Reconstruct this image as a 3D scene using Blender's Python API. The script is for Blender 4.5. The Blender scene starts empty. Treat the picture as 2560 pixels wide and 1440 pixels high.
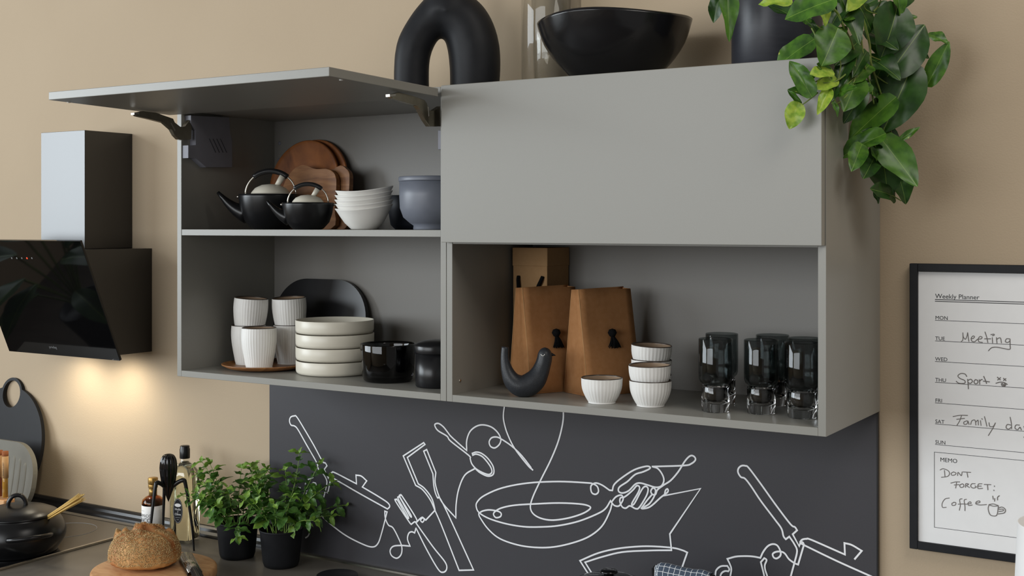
import bpy, bmesh, math, random
from mathutils import Vector, Matrix, Euler, noise

scene = bpy.context.scene
COL = scene.collection
PI = math.pi
R = math.radians

# ------------------------------------------------------------------ camera
FPX, HORIZON, YAW = 3028.89, 563.62, 0.5584
CAM = Vector((1.5943, -2.269, 0.402))
cam = bpy.data.cameras.new('camera')
cam.sensor_fit = 'HORIZONTAL'
cam.sensor_width = 36.0
cam.lens = 36.0 * FPX / 2560.0
cam.shift_y = -(720.0 - HORIZON) / 2560.0
cam.clip_start = 0.05
camo = bpy.data.objects.new('camera', cam)
camo.location = CAM
camo.rotation_euler = (PI / 2, 0, YAW)
COL.objects.link(camo)
scene.camera = camo

# ------------------------------------------------------------------ world, window light, exposure
world = bpy.data.worlds.new('world')
scene.world = world
world.use_nodes = True
wbg = world.node_tree.nodes['Background']
wbg.inputs[0].default_value = (1.0, 0.97, 0.93, 1)
wbg.inputs[1].default_value = 0.29

def area_light(name, loc, target, sx, sy, power, color):
    l = bpy.data.lights.new(name, 'AREA')
    l.shape = 'RECTANGLE'; l.size = sx; l.size_y = sy
    l.energy = power; l.color = color
    o = bpy.data.objects.new(name, l)
    o.location = loc
    o.rotation_euler = (Vector(target) - Vector(loc)).to_track_quat('-Z', 'Y').to_euler()
    COL.objects.link(o)
    return o

# daylight entering through the tall window in the left wall
WINX, WY0, WY1, WZ0, WZ1 = -4.45, -5.2, -1.35, -0.05, 1.95
area_light('window_daylight', (WINX, (WY0 + WY1) / 2, (WZ0 + WZ1) / 2), (WINX + 1, (WY0 + WY1) / 2, (WZ0 + WZ1) / 2 ),
           WY1 - WY0, WZ1 - WZ0, 285.0, (0.86, 0.94, 1.0))
# unseen soft fill from behind the camera, added in the form of a window
FRONTY, VX0, VX1, VZ0, VZ1 = -5.45, -3.4, 0.9, -0.05, 1.95
area_light('front_fill_light', ((VX0 + VX1) / 2, FRONTY, (VZ0 + VZ1) / 2), ((VX0 + VX1) / 2, FRONTY + 1, (VZ0 + VZ1) / 2),
           VX1 - VX0, VZ1 - VZ0, 172.0, (0.93, 0.97, 1.0))
# unseen overhead fill, added to brighten the right wall and cabinet side
area_light('right_fill_light', (2.3, -0.9, 2.1), (2.1, -0.4, 0.0), 1.3, 1.3, 36.0, (1.0, 0.95, 0.88))

scene.view_settings.view_transform = 'Standard'
scene.view_settings.look = 'None'
scene.view_settings.gamma = 1.0
scene.view_settings.use_curve_mapping = False
scene.view_settings.exposure = -0.24

# ------------------------------------------------------------------ small helpers
FW = Vector((-math.sin(YAW), math.cos(YAW), 0))
RT = Vector((math.cos(YAW), math.sin(YAW), 0))

def at(u, v, axis, val):
    """point where the line of sight of photo position (u, v) meets the plane axis = val"""
    r = FW + RT * ((u - 1280) / FPX) + Vector((0, 0, (HORIZON - v) / FPX))
    return CAM + r * ((val - CAM[axis]) / r[axis])

def lin(c):
    c = c / 255.0
    return c / 12.92 if c <= 0.04045 else ((c + 0.055) / 1.055) ** 2.4

def rgb(r, g, b):
    return (lin(r), lin(g), lin(b), 1.0)

def mesh(name, verts, faces, smooth=False):
    m = bpy.data.meshes.new(name)
    m.from_pydata([tuple(v) for v in verts], [], faces)
    m.update()
    if smooth:
        m.polygons.foreach_set('use_smooth', [True] * len(m.polygons))
    return m

def bm_mesh(name, bm, smooth=False):
    bmesh.ops.recalc_face_normals(bm, faces=bm.faces[:])
    m = bpy.data.meshes.new(name)
    bm.to_mesh(m); bm.free()
    if smooth:
        m.polygons.foreach_set('use_smooth', [True] * len(m.polygons))
    return m

def obj(name, me, material=None, parent=None, loc=(0, 0, 0), rot=None, scale=None):
    o = bpy.data.objects.new(name, me)
    COL.objects.link(o)
    o.location = loc
    if rot is not None:
        o.rotation_euler = rot
    if scale is not None:
        o.scale = scale
    if parent is not None:
        o.parent = parent
    if material is not None and me is not None and len(me.materials) == 0:
        me.materials.append(material)
    return o

def tag(o, label, cat, group=None):
    o['label'] = label
    o['category'] = cat
    if group:
        o['group'] = group
    return o

def struct(o):
    o['kind'] = 'structure'
    return o

def thing(name, label, cat, loc=(0, 0, 0), rot=None, group=None):
    o = bpy.data.objects.new(name, None)
    o.empty_display_size = 0.02
    COL.objects.link(o)
    o.location = loc
    if rot is not None:
        o.rotation_euler = rot
    return tag(o, label, cat, group)

def copy_tree(o, parent=None):
    c = o.copy()
    COL.objects.link(c)
    c.parent = parent
    for ch in [x for x in o.children]:
        copy_tree(ch, c)
    return c

def box(x0, x1, y0, y1, z0, z1, bevel=0.0, seg=1):
    bm = bmesh.new()
    bmesh.ops.create_cube(bm, size=1)
    for v in bm.verts:
        v.co = Vector((x0 + (v.co.x + .5) * (x1 - x0), y0 + (v.co.y + .5) * (y1 - y0), z0 + (v.co.z + .5) * (z1 - z0)))
    if bevel > 0:
        bmesh.ops.bevel(bm, geom=bm.edges[:], offset=bevel, segments=seg, profile=.5, affect='EDGES')
    return bm_mesh('box', bm)

def prism(outline, axis, a, b, bevel=0.0, seg=2):
    """outline: 2-D points; extruded along axis from a to b. axis 0: points are (y,z); 1: (x,z); 2: (x,y)"""
    def p3(p, t):
        return {0: (t, p[0], p[1]), 1: (p[0], t, p[1]), 2: (p[0], p[1], t)}[axis]
    bm = bmesh.new()
    va = [bm.verts.new(p3(p, a)) for p in outline]
    vb = [bm.verts.new(p3(p, b)) for p in outline]
    n = len(outline)
    bm.faces.new(va); bm.faces.new(vb[::-1])
    for i in range(n):
        bm.faces.new((va[i], vb[i], vb[(i + 1) % n], va[(i + 1) % n]))
    if bevel > 0:
        es = [e for e in bm.edges if abs(e.verts[0].co[axis] - e.verts[1].co[axis]) < 1e-9]
        bmesh.ops.bevel(bm, geom=es, offset=bevel, segments=seg, profile=.5, affect='EDGES')
    return bm_mesh('prism', bm)

def lathe(profile, segs=48, mod=None, smooth=True):
    """profile: list of (r, z); r = 0 closes at the axis. mod(r, z, ang) -> r"""
    vs, fs, rings = [], [], []
    for (r, z) in profile:
        if r <= 1e-7:
            rings.append([len(vs)]); vs.append((0, 0, z))
        else:
            ring = []
            for k in range(segs):
                a = 2 * PI * k / segs
                rr = mod(r, z, a) if mod else r
                ring.append(len(vs)); vs.append((rr * math.cos(a), rr * math.sin(a), z))
            rings.append(ring)
    for A, B in zip(rings, rings[1:]):
        if len(A) == 1 and len(B) == 1:
            continue
        for k in range(segs):
            k2 = (k + 1) % segs
            if len(A) == 1:
                fs.append((A[0], B[k2], B[k]))
            elif len(B) == 1:
                fs.append((A[k], A[k2], B[0]))
            else:
                fs.append((A[k], A[k2], B[k2], B[k]))
    bm = bmesh.new()
    m = mesh('lathe', vs, fs)
    bm.from_mesh(m)
    bpy.data.meshes.remove(m)
    return bm_mesh('lathe', bm, smooth)

def spl(pts, n=8, closed=False):
    """Catmull-Rom through points of any dimension (tuples)"""
    P = [Vector(p) for p in pts]
    out = []
    m = len(P)
    rng = m if closed else m - 1
    for i in range(rng):
        if closed:
            a, b, c, d = P[i - 1], P[i], P[(i + 1) % m], P[(i + 2) % m]
        else:
            b, c = P[i], P[i + 1]
            a = P[i - 1] if i > 0 else b * 2 - c
            d = P[i + 2] if i + 2 < m else c * 2 - b
        for k in range(n):
            t = k / n
            out.append(b * 1.0 * (2 * t**3 - 3 * t**2 + 1) * 1 + (c - a) * .5 * (t**3 - 2 * t**2 + t)
                       + c * (-2 * t**3 + 3 * t**2) + (d - b) * .5 * (t**3 - t**2))
    if not closed:
        out.append(P[-1])
    return out

def tube(path, radius, segs=10, cap=True, flat=1.0, up=None, closed=False):
    """path: list of Vector; radius: number or list"""
    n = len(path)
    path = [Vector(p) for p in path]
    rad = radius if isinstance(radius, (list, tuple)) else [radius] * n
    vs, fs = [], []
    t0 = (path[1] - path[0]).normalized()
    nrm = Vector(up) if up else (Vector((0, 0, 1)) if abs(t0.z) < .9 else Vector((1, 0, 0)))
    for i, p in enumerate(path):
        if closed:
            t = (path[(i + 1) % n] - path[i - 1])
        else:
            t = path[min(i + 1, n - 1)] - path[max(i - 1, 0)]
        if t.length < 1e-9:
            t = t0
        t.normalize()
        nrm = (nrm - t * nrm.dot(t))
        if nrm.length < 1e-6:
            nrm = t.orthogonal()
        nrm.normalize()
        bi = t.cross(nrm)
        for k in range(segs):
            a = 2 * PI * k / segs
            vs.append(p + (nrm * math.cos(a) * flat + bi * math.sin(a)) * rad[i])
    for i in range(n if closed else n - 1):
        j = (i + 1) % n
        for k in range(segs):
            k2 = (k + 1) % segs
            fs.append((i * segs + k, i * segs + k2, j * segs + k2, j * segs + k))
    if cap and not closed:
        fs.append(tuple(range(segs))[::-1])
        fs.append(tuple((n - 1) * segs + k for k in range(segs)))
    return mesh('tube', vs, fs, True)

def join(meshes, mats=None):
    """join meshes (list of mesh or (mesh, matrix)) into one mesh"""
    bm = bmesh.new()
    for it in meshes:
        me, mx = it if isinstance(it, tuple) else (it, None)
        tmp = me.copy()
        if mx is not None:
            tmp.transform(mx)
        bm.from_mesh(tmp)
        bpy.data.meshes.remove(tmp)
    m = bpy.data.meshes.new('joined')
    bm.to_mesh(m); bm.free()
    return m

def ribbon_strokes(strokes, half, y, th=0.0006, origin=(0, 0)):
    """flat line work on a plane facing -y: strokes of (x, z) points, drawn as thin raised tape"""
    vs, fs = [], []
    lift = 0.0          # later strokes lie a hair above earlier ones where they cross
    for pts in strokes:
        pts = [Vector((p[0] - origin[0], p[1] - origin[1])) for p in pts]
        q = [pts[0]]
        for p in pts[1:]:
            if (p - q[-1]).length > half * .35:
                q.append(p)
        pts = q
        n = len(pts)
        if n < 2:
            continue
        base = len(vs)
        for i in range(n):
            d0 = (pts[i] - pts[i - 1]).normalized() if i > 0 else None
            d1 = (pts[i + 1] - pts[i]).normalized() if i < n - 1 else None
            if d0 is None: d0 = d1
            if d1 is None: d1 = d0
            t = d0 + d1
            if t.length < .35:
                t = d1
                k = 1.0
            else:
                t.normalize()
                k = min(1.6, 1.0 / max(.5, t.dot(d1)))
            nn = Vector((-t.y, t.x)) * half * k
            c = pts[i]
            if i == 0: c = c - d1 * half * .6
            if i == n - 1: c = c + d0 * half * .6
            lift += 2.5e-6
            for s, yy in ((1, y), (-1, y), (1, y - th - lift), (-1, y - th - lift)):
                vs.append((c.x + nn.x * s, yy, c.y + nn.y * s))
        for i in range(n - 1):
            a = base + 4 * i; b = a + 4
            fs += [(a + 2, a + 3, b + 3, b + 2)]
    return mesh('ribbon', vs, fs)

def text_mesh(txt, size, extrude=0.0003, align='LEFT', spacing=1.0):
    c = bpy.data.curves.new('text', 'FONT')
    c.body = txt; c.size = size; c.extrude = extrude; c.align_x = align
    c.space_character = spacing
    c.resolution_u = 3
    o = bpy.data.objects.new('text_tmp', c)
    COL.objects.link(o)
    bpy.context.view_layer.update()
    dg = bpy.context.evaluated_depsgraph_get()
    m = bpy.data.meshes.new_from_object(o.evaluated_get(dg))
    bpy.data.objects.remove(o)
    bpy.data.curves.remove(c)
    return m

WALLTEXT = Matrix.Rotation(PI / 2, 4, 'X')      # text standing upright, reading from -y

# ------------------------------------------------------------------ materials
def mat(name, col, rough=.5, metal=0.0, spec=.5, col2=None, nscale=20.0, stretch=(1, 1, 1), namt=.5,
        bump=0.0, bscale=200.0, coat=0.0, trans=0.0, ior=1.45, sheen=0.0, emit=None, estr=0.0, detail=3.0,
        sss=0.0, coat_rough=.08):
    m = bpy.data.materials.new(name)
    m.use_nodes = True
    nt = m.node_tree
    b = nt.nodes['Principled BSDF']
    b.inputs['Base Color'].default_value = col
    b.inputs['Roughness'].default_value = rough
    b.inputs['Metallic'].default_value = metal
    b.inputs['Specular IOR Level'].default_value = spec
    b.inputs['IOR'].default_value = ior
    b.inputs['Coat Weight'].default_value = coat
    b.inputs['Coat Roughness'].default_value = coat_rough
    b.inputs['Transmission Weight'].default_value = trans
    b.inputs['Sheen Weight'].default_value = sheen
    if sss > 0:
        b.inputs['Subsurface Weight'].default_value = sss
        b.inputs['Subsurface Radius'].default_value = (.01, .01, .005)
        b.inputs['Subsurface Scale'].default_value = .3
    if emit:
        b.inputs['Emission Color'].default_value = emit
        b.inputs['Emission Strength'].default_value = estr
    tc = mp = None
    if col2 is not None or bump > 0:
        tc = nt.nodes.new('ShaderNodeTexCoord')
        mp = nt.nodes.new('ShaderNodeMapping')
        mp.inputs['Scale'].default_value = stretch
        nt.links.new(tc.outputs['Object'], mp.inputs['Vector'])
    if col2 is not None:
        n = nt.nodes.new('ShaderNodeTexNoise')
        n.inputs['Scale'].default_value = nscale
        n.inputs['Detail'].default_value = detail
        nt.links.new(mp.outputs[0], n.inputs['Vector'])
        cr = nt.nodes.new('ShaderNodeValToRGB')
        cr.color_ramp.elements[0].position = .5 - namt / 2
        cr.color_ramp.elements[1].position = .5 + namt / 2
        cr.color_ramp.elements[0].color = col
        cr.color_ramp.elements[1].color = col2
        nt.links.new(n.outputs['Fac'], cr.inputs[0])
        nt.links.new(cr.outputs[0], b.inputs['Base Color'])
    if bump > 0:
        n2 = nt.nodes.new('ShaderNodeTexNoise')
        n2.inputs['Scale'].default_value = bscale
        n2.inputs['Detail'].default_value = 2.0
        nt.links.new(mp.outputs[0], n2.inputs['Vector'])
        bp = nt.nodes.new('ShaderNodeBump')
        bp.inputs['Strength'].default_value = bump
        bp.inputs['Distance'].default_value = .001
        nt.links.new(n2.outputs['Fac'], bp.inputs['Height'])
        nt.links.new(bp.outputs[0], b.inputs['Normal'])
    return m

def wood(name, light, dark, scale=9.0, stretch=(1, 12, 12), rough=.5, distort=3.0):
    m = bpy.data.materials.new(name)
    m.use_nodes = True
    nt = m.node_tree
    b = nt.nodes['Principled BSDF']
    b.inputs['Roughness'].default_value = rough
    tc = nt.nodes.new('ShaderNodeTexCoord')
    mp = nt.nodes.new('ShaderNodeMapping'); mp.inputs['Scale'].default_value = stretch
    n = nt.nodes.new('ShaderNodeTexNoise')
    n.inputs['Scale'].default_value = scale; n.inputs['Detail'].default_value = 6; n.inputs['Distortion'].default_value = distort * .3
    cr = nt.nodes.new('ShaderNodeValToRGB')
    cr.color_ramp.elements[0].position = .3; cr.color_ramp.elements[0].color = dark
    cr.color_ramp.elements[1].position = .68; cr.color_ramp.elements[1].color = light
    nt.links.new(tc.outputs['Object'], mp.inputs['Vector'])
    nt.links.new(mp.outputs[0], n.inputs['Vector'])
    nt.links.new(n.outputs['Fac'], cr.inputs[0])
    nt.links.new(cr.outputs[0], b.inputs['Base Color'])
    bp = nt.nodes.new('ShaderNodeBump'); bp.inputs['Strength'].default_value = .15; bp.inputs['Distance'].default_value = .001
    nt.links.new(n.outputs['Fac'], bp.inputs['Height'])
    nt.links.new(bp.outputs[0], b.inputs['Normal'])
    return m

def glass(name, col, rough=0.0, ior=1.45):
    m = mat(name, col, rough=rough, trans=1.0, ior=ior, spec=.5)
    return m

M_WALL = mat('wall_paint', rgb(177, 159, 135), rough=.85, spec=.2, col2=rgb(181, 163, 139), nscale=3, bump=.35, bscale=260)
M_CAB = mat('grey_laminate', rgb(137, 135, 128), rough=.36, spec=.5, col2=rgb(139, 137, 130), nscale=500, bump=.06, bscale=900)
M_CABSHADE = mat('grey_laminate_shaded', rgb(120, 117, 112), rough=.40, spec=.35, col2=rgb(123, 120, 115), nscale=500, bump=.06, bscale=900)  # same laminate, colour darkened for the shade inside the cabinets
M_SPLASH = mat('anthracite_panel', rgb(60, 59, 63), rough=.42, spec=.4, col2=rgb(63, 62, 66), nscale=300, bump=.05, bscale=900)
M_LINE = mat('white_line', rgb(240, 240, 242), rough=.6)
M_COUNTER = mat('stone_worktop', rgb(104, 98, 90), rough=.32, spec=.45, col2=rgb(122, 116, 107), nscale=9, bump=.08, bscale=500, detail=8)
M_TEAPOT = mat('satin_enamel', rgb(14, 14, 16), rough=.3, spec=.45, col2=rgb(17, 17, 19), nscale=30)
M_BLACKMAT = mat('matte_black', rgb(26, 27, 30), rough=.5, spec=.25, col2=rgb(31, 32, 35), nscale=40, bump=.05, bscale=400)
M_BLACKSAT = mat('satin_black', rgb(22, 22, 24), rough=.3, spec=.5, col2=rgb(26, 26, 28), nscale=30)
M_BLACKGLOSS = mat('gloss_black', rgb(12, 12, 14), rough=.1, spec=.6, col2=rgb(16, 16, 18), nscale=20)
M_HOOD = mat('black_steel', rgb(16, 15, 15), rough=.34, spec=.55, col2=rgb(18, 17, 17), nscale=60, coat=.65, coat_rough=.3)
M_HOODGLASS = mat('black_glass', rgb(8, 8, 9), rough=.03, spec=.5, col2=rgb(10, 10, 11), nscale=5)
M_STEEL = mat('steel', rgb(190, 186, 178), rough=.25, metal=1.0, col2=rgb(205, 200, 192), nscale=80)
M_NICKEL = mat('nickel', rgb(150, 143, 128), rough=.22, metal=1.0, col2=rgb(165, 158, 142), nscale=80)
M_GREYPLASTIC = mat('grey_plastic', rgb(112, 112, 120), rough=.5, col2=rgb(117, 117, 125), nscale=40)
M_WHITE = mat('white_ceramic', rgb(232, 230, 224), rough=.4, col2=rgb(236, 234, 229), nscale=20, bump=.03)
M_WHITERIB = mat('white_bisque', rgb(226, 224, 219), rough=.55, col2=rgb(231, 229, 225), nscale=25, bump=.05)
M_CREAM = mat('cream_ceramic', rgb(208, 202, 186), rough=.35, col2=rgb(213, 207, 192), nscale=25)
M_TAUPE = mat('taupe_glaze', rgb(150, 128, 106), rough=.15, col2=rgb(160, 138, 116), nscale=25)
M_RIM = mat('dark_rim', rgb(58, 48, 40), rough=.3, col2=rgb(64, 54, 46), nscale=40)
M_KRAFT = mat('kraft_paper', rgb(160, 112, 70), rough=.8, spec=.2, col2=rgb(170, 122, 80), nscale=90, bump=.15, bscale=500)
M_KRAFTBOX = mat('kraft_card', rgb(168, 132, 92), rough=.8, spec=.2, col2=rgb(174, 138, 98), nscale=90, bump=.1, bscale=500)
M_YARN = mat('black_yarn', rgb(18, 18, 19), rough=.95, spec=.1, col2=rgb(24, 24, 25), nscale=300, bump=.4, bscale=900)
M_WOODDARK = wood('acacia_wood', rgb(152, 92, 46), rgb(96, 52, 25), scale=7, stretch=(2, 2, 9))
M_WOODMID = wood('olive_wood', rgb(160, 112, 70), rgb(112, 70, 38), scale=6, stretch=(1.5, 4, 10))
M_WOODPLATE = wood('plate_wood', rgb(164, 112, 62), rgb(104, 60, 28), scale=6, stretch=(2, 14, 2), rough=.4)
M_WOODLIGHT = wood('beech_wood', rgb(214, 168, 120), rgb(186, 134, 88), scale=6, stretch=(3, 10, 3))
M_GREYPOT = mat('slate_glaze', rgb(104, 108, 118), rough=.4, col2=rgb(110, 114, 124), nscale=30)
M_NAVY = mat('navy_glaze', rgb(34, 38, 48), rough=.5, col2=rgb(38, 42, 52), nscale=30)
def thin_glass(name, tint, fac=1.0):
    m = bpy.data.materials.new(name); m.use_nodes = True
    nt = m.node_tree
    for n in list(nt.nodes):
        if n.type == 'BSDF_PRINCIPLED': nt.nodes.remove(n)
    tr = nt.nodes.new('ShaderNodeBsdfTransparent'); tr.inputs[0].default_value = tint
    g = nt.nodes.new('ShaderNodeBsdfGlossy'); g.inputs['Roughness'].default_value = .02
    lw = nt.nodes.new('ShaderNodeLayerWeight')
    pw_ = nt.nodes.new('ShaderNodeMath'); pw_.operation = 'POWER'; pw_.inputs[1].default_value = 4.5
    nt.links.new(lw.outputs['Facing'], pw_.inputs[0])
    mu = nt.nodes.new('ShaderNodeMath'); mu.operation = 'MULTIPLY_ADD'; mu.inputs[1].default_value = .55 * fac; mu.inputs[2].default_value = .045 * fac
    nt.links.new(pw_.outputs[0], mu.inputs[0])
    ms = nt.nodes.new('ShaderNodeMixShader')
    nt.links.new(mu.outputs[0], ms.inputs[0]); nt.links.new(tr.outputs[0], ms.inputs[1]); nt.links.new(g.outputs[0], ms.inputs[2])
    nt.links.new(ms.outputs[0], nt.nodes['Material Output'].inputs['Surface'])
    return m
M_THIN = thin_glass('thin_clear_glass', (.985, .988, .982, 1), .8)
M_SMOKETHIN = thin_glass('thin_smoked_glass', (.58, .61, .61, 1), 1.0)
M_AMBERTHIN = thin_glass('thin_amber_glass', (.80, .55, .34, 1), .8)
M_CLEAR = glass('clear_glass', (1, 1, 1, 1))
M_SMOKE = thin_glass('dark_smoked_glass', (.06, .065, .07, 1), 1.0)
M_OIL = glass('pale_oil', (0.97, 0.95, 0.72, 1), ior=1.46)
M_AMBER = glass('amber_glass', (0.62, 0.28, 0.10, 1), ior=1.46)
M_GOLD = mat('gold_foil', rgb(176, 142, 82), rough=.35, metal=.75, col2=rgb(158, 124, 66), nscale=120, bump=.3, bscale=300)
M_PAPER = mat('paper', rgb(232, 232, 232), rough=.6, col2=rgb(235, 235, 235), nscale=40)
M_INK = mat('print_ink', rgb(45, 45, 47), rough=.7, col2=rgb(50, 50, 52), nscale=40)
M_MARKER = mat('marker_ink', rgb(104, 99, 96), rough=.7, col2=rgb(122, 117, 114), nscale=60)
M_SOIL = mat('soil', rgb(58, 46, 36), rough=.95, col2=rgb(34, 27, 21), nscale=150, bump=.8, bscale=200)
M_STEM = mat('mint_stem', rgb(140, 168, 84), rough=.5, col2=rgb(112, 144, 60), nscale=30)
M_VINE = mat('pothos_stem', rgb(110, 142, 58), rough=.45, col2=rgb(92, 92, 44), nscale=14)
M_CRUST = mat('bread_crust', rgb(150, 88, 42), rough=.6, col2=rgb(206, 156, 96), nscale=14, namt=.35, bump=.5, bscale=90)
M_SEED = mat('sesame_seed', rgb(226, 196, 138), rough=.55, col2=rgb(120, 84, 44), nscale=420, namt=.3)
M_PASTA = mat('spaghetti_pasta', rgb(226, 188, 106), rough=.5, col2=rgb(236, 204, 128), nscale=30)
M_STONE = mat('grey_stone', rgb(122, 120, 112), rough=.75, spec=.25, col2=rgb(112, 110, 102), nscale=12, bump=.1)
M_HOB = mat('hob_glass', rgb(16, 16, 17), rough=.06, spec=.9, col2=rgb(18, 18, 19), nscale=10, coat=.5, coat_rough=.05)
M_SPICE = mat('curry_powder', rgb(196, 146, 44), rough=.8, col2=rgb(180, 128, 34), nscale=60)
M_KRAFTLABEL = mat('kraft_label', rgb(186, 144, 96), rough=.8, col2=rgb(192, 150, 102), nscale=60)
M_CORK = mat('cork', rgb(156, 92, 52), rough=.85, col2=rgb(136, 78, 42), nscale=80, bump=.3)
M_SHADE = mat('white_shade', rgb(235, 235, 235), rough=.7, col2=rgb(238, 238, 238), nscale=60)
M_FLOOR = wood('dark_floor', rgb(92, 86, 80), rgb(76, 70, 65), scale=3, stretch=(1, 8, 8))
M_LEDRED = mat('red_indicator', rgb(220, 60, 30), rough=.5, emit=rgb(255, 70, 30), estr=1.2, col2=rgb(225, 66, 34))
M_ICON = mat('grey_print', rgb(120, 120, 120), rough=.6, col2=rgb(126, 126, 126))

def leaf_material(name, base, light, yellow=0.0, vein=rgb(160, 190, 90), rough=.38):
    m = bpy.data.materials.new(name)
    m.use_nodes = True
    nt = m.node_tree
    b = nt.nodes['Principled BSDF']
    b.inputs['Roughness'].default_value = rough
    b.inputs['Specular IOR Level'].default_value = .5
    tc = nt.nodes.new('ShaderNodeTexCoord')
    oi = nt.nodes.new('ShaderNodeObjectInfo')
    # each leaf gets its own patch of the pattern
    add = nt.nodes.new('ShaderNodeVectorMath'); add.operation = 'ADD'
    mul = nt.nodes.new('ShaderNodeMath'); mul.operation = 'MULTIPLY'; mul.inputs[1].default_value = 37.0
    nt.links.new(oi.outputs['Random'], mul.inputs[0])
    nt.links.new(tc.outputs['Object'], add.inputs[0])
    cmb = nt.nodes.new('ShaderNodeCombineXYZ')
    nt.links.new(mul.outputs[0], cmb.inputs[0]); nt.links.new(mul.outputs[0], cmb.inputs[2])
    nt.links.new(cmb.outputs[0], add.inputs[1])
    n = nt.nodes.new('ShaderNodeTexNoise'); n.inputs['Scale'].default_value = 3.2; n.inputs['Detail'].default_value = 5
    nt.links.new(add.outputs[0], n.inputs['Vector'])
    cr = nt.nodes.new('ShaderNodeValToRGB')
    cr.color_ramp.elements[0].position = .35; cr.color_ramp.elements[0].color = base
    cr.color_ramp.elements[1].position = .66; cr.color_ramp.elements[1].color = light
    if yellow > 0:
        e = cr.color_ramp.elements.new(.70); e.color = light
        cr.color_ramp.elements[1].position = .60
        e = cr.color_ramp.elements.new(.745); e.color = rgb(196, 206, 92)
    nt.links.new(n.outputs['Fac'], cr.inputs[0])
    # pale midrib where local x is close to zero
    sx = nt.nodes.new('ShaderNodeSeparateXYZ'); nt.links.new(tc.outputs['Object'], sx.inputs[0])
    ab = nt.nodes.new('ShaderNodeMath'); ab.operation = 'ABSOLUTE'; nt.links.new(sx.outputs[0], ab.inputs[0])
    lt = nt.nodes.new('ShaderNodeMath'); lt.operation = 'LESS_THAN'; lt.inputs[1].default_value = .008
    nt.links.new(ab.outputs[0], lt.inputs[0])
    sc = nt.nodes.new('ShaderNodeMath'); sc.operation = 'MULTIPLY'; sc.inputs[1].default_value = .38
    nt.links.new(lt.outputs[0], sc.inputs[0])
    mx = nt.nodes.new('ShaderNodeMixRGB')
    nt.links.new(sc.outputs[0], mx.inputs[0]); nt.links.new(cr.outputs[0], mx.inputs[1])
    mx.inputs[2].default_value = vein
    nt.links.new(mx.outputs[0], b.inputs['Base Color'])
    # leaves let some light through
    tr = nt.nodes.new('ShaderNodeBsdfTranslucent')
    nt.links.new(mx.outputs[0], tr.inputs['Color'])
    ms = nt.nodes.new('ShaderNodeMixShader'); ms.inputs[0].default_value = .25
    out = nt.nodes['Material Output']
    nt.links.new(b.outputs[0], ms.inputs[1]); nt.links.new(tr.outputs[0], ms.inputs[2])
    nt.links.new(ms.outputs[0], out.inputs['Surface'])
    return m

M_LEAF = leaf_material('pothos_leaf', rgb(48, 86, 26), rgb(78, 122, 36), yellow=1)
M_LEAFDK = leaf_material('pothos_leaf_dark', rgb(31, 62, 22), rgb(48, 86, 28), yellow=0)
M_LEAFLT = leaf_material('pothos_leaf_young', rgb(120, 158, 48), rgb(168, 192, 72), yellow=1)
M_MINT = leaf_material('mint_leaf', rgb(56, 96, 38), rgb(92, 134, 56), vein=rgb(130, 160, 84), rough=.45)
M_MINTLT = leaf_material('mint_leaf_young', rgb(104, 146, 52), rgb(140, 174, 72), vein=rgb(160, 188, 96), rough=.45)

# ------------------------------------------------------------------ the room
WALL_Y = 0.376
FLOOR_Z = -1.45
CTOP = -0.543
LEFTX = -4.6
struct(obj('wall_back', box(LEFTX, 3.2, WALL_Y, WALL_Y + .1, FLOOR_Z, 2.4), M_WALL))
struct(obj('floor', box(LEFTX - .1, 3.2, -5.6, WALL_Y + .1, FLOOR_Z - .05, FLOOR_Z), M_FLOOR))
wl = struct(obj('wall_left', join([box(LEFTX - .1, LEFTX, -5.6, WALL_Y, FLOOR_Z, WZ0 - .06),
                                   box(LEFTX - .1, LEFTX, -5.6, WALL_Y, WZ1 + .06, 2.4),
                                   box(LEFTX - .1, LEFTX, WY1 + .06, WALL_Y, WZ0 - .06, WZ1 + .06),
                                   box(LEFTX - .1, LEFTX, -5.6, WY0 - .06, WZ0 - .06, WZ1 + .06)]), M_WALL))
win = struct(obj('window_1', join([box(LEFTX - .09, LEFTX + .01, WY0 - .06, WY1 + .06, WZ0 - .06, WZ0),
                                   box(LEFTX - .09, LEFTX + .01, WY0 - .06, WY1 + .06, WZ1, WZ1 + .06),
                                   box(LEFTX - .09, LEFTX + .01, WY0 - .06, WY0, WZ0, WZ1),
                                   box(LEFTX - .09, LEFTX + .01, WY1, WY1 + .06, WZ0, WZ1)]), M_SHADE))

FY = -5.6
struct(obj('wall_front', join([box(LEFTX, 3.2, FY - .1, FY, FLOOR_Z, VZ0 - .06), box(LEFTX, 3.2, FY - .1, FY, VZ1 + .06, 2.4),
                               box(LEFTX, VX0 - .06, FY - .1, FY, VZ0 - .06, VZ1 + .06), box(VX1 + .06, 3.2, FY - .1, FY, VZ0 - .06, VZ1 + .06)]), M_WALL))
struct(obj('fill_window_frame', join([box(VX0 - .06, VX1 + .06, FY - .09, FY + .01, VZ0 - .06, VZ0), box(VX0 - .06, VX1 + .06, FY - .09, FY + .01, VZ1, VZ1 + .06),
                             box(VX0 - .06, VX0, FY - .09, FY + .01, VZ0, VZ1), box(VX1, VX1 + .06, FY - .09, FY + .01, VZ0, VZ1)]), M_SHADE))  # invented window frame around the added front fill

# worktop, hob and the black wall profile along it
tag(obj('worktop', box(-2.75, 0.88, -0.27, WALL_Y - .001, CTOP - .04, CTOP, .002), M_COUNTER),
    'grey-brown stone-look worktop along the beige wall', 'worktop')

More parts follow.
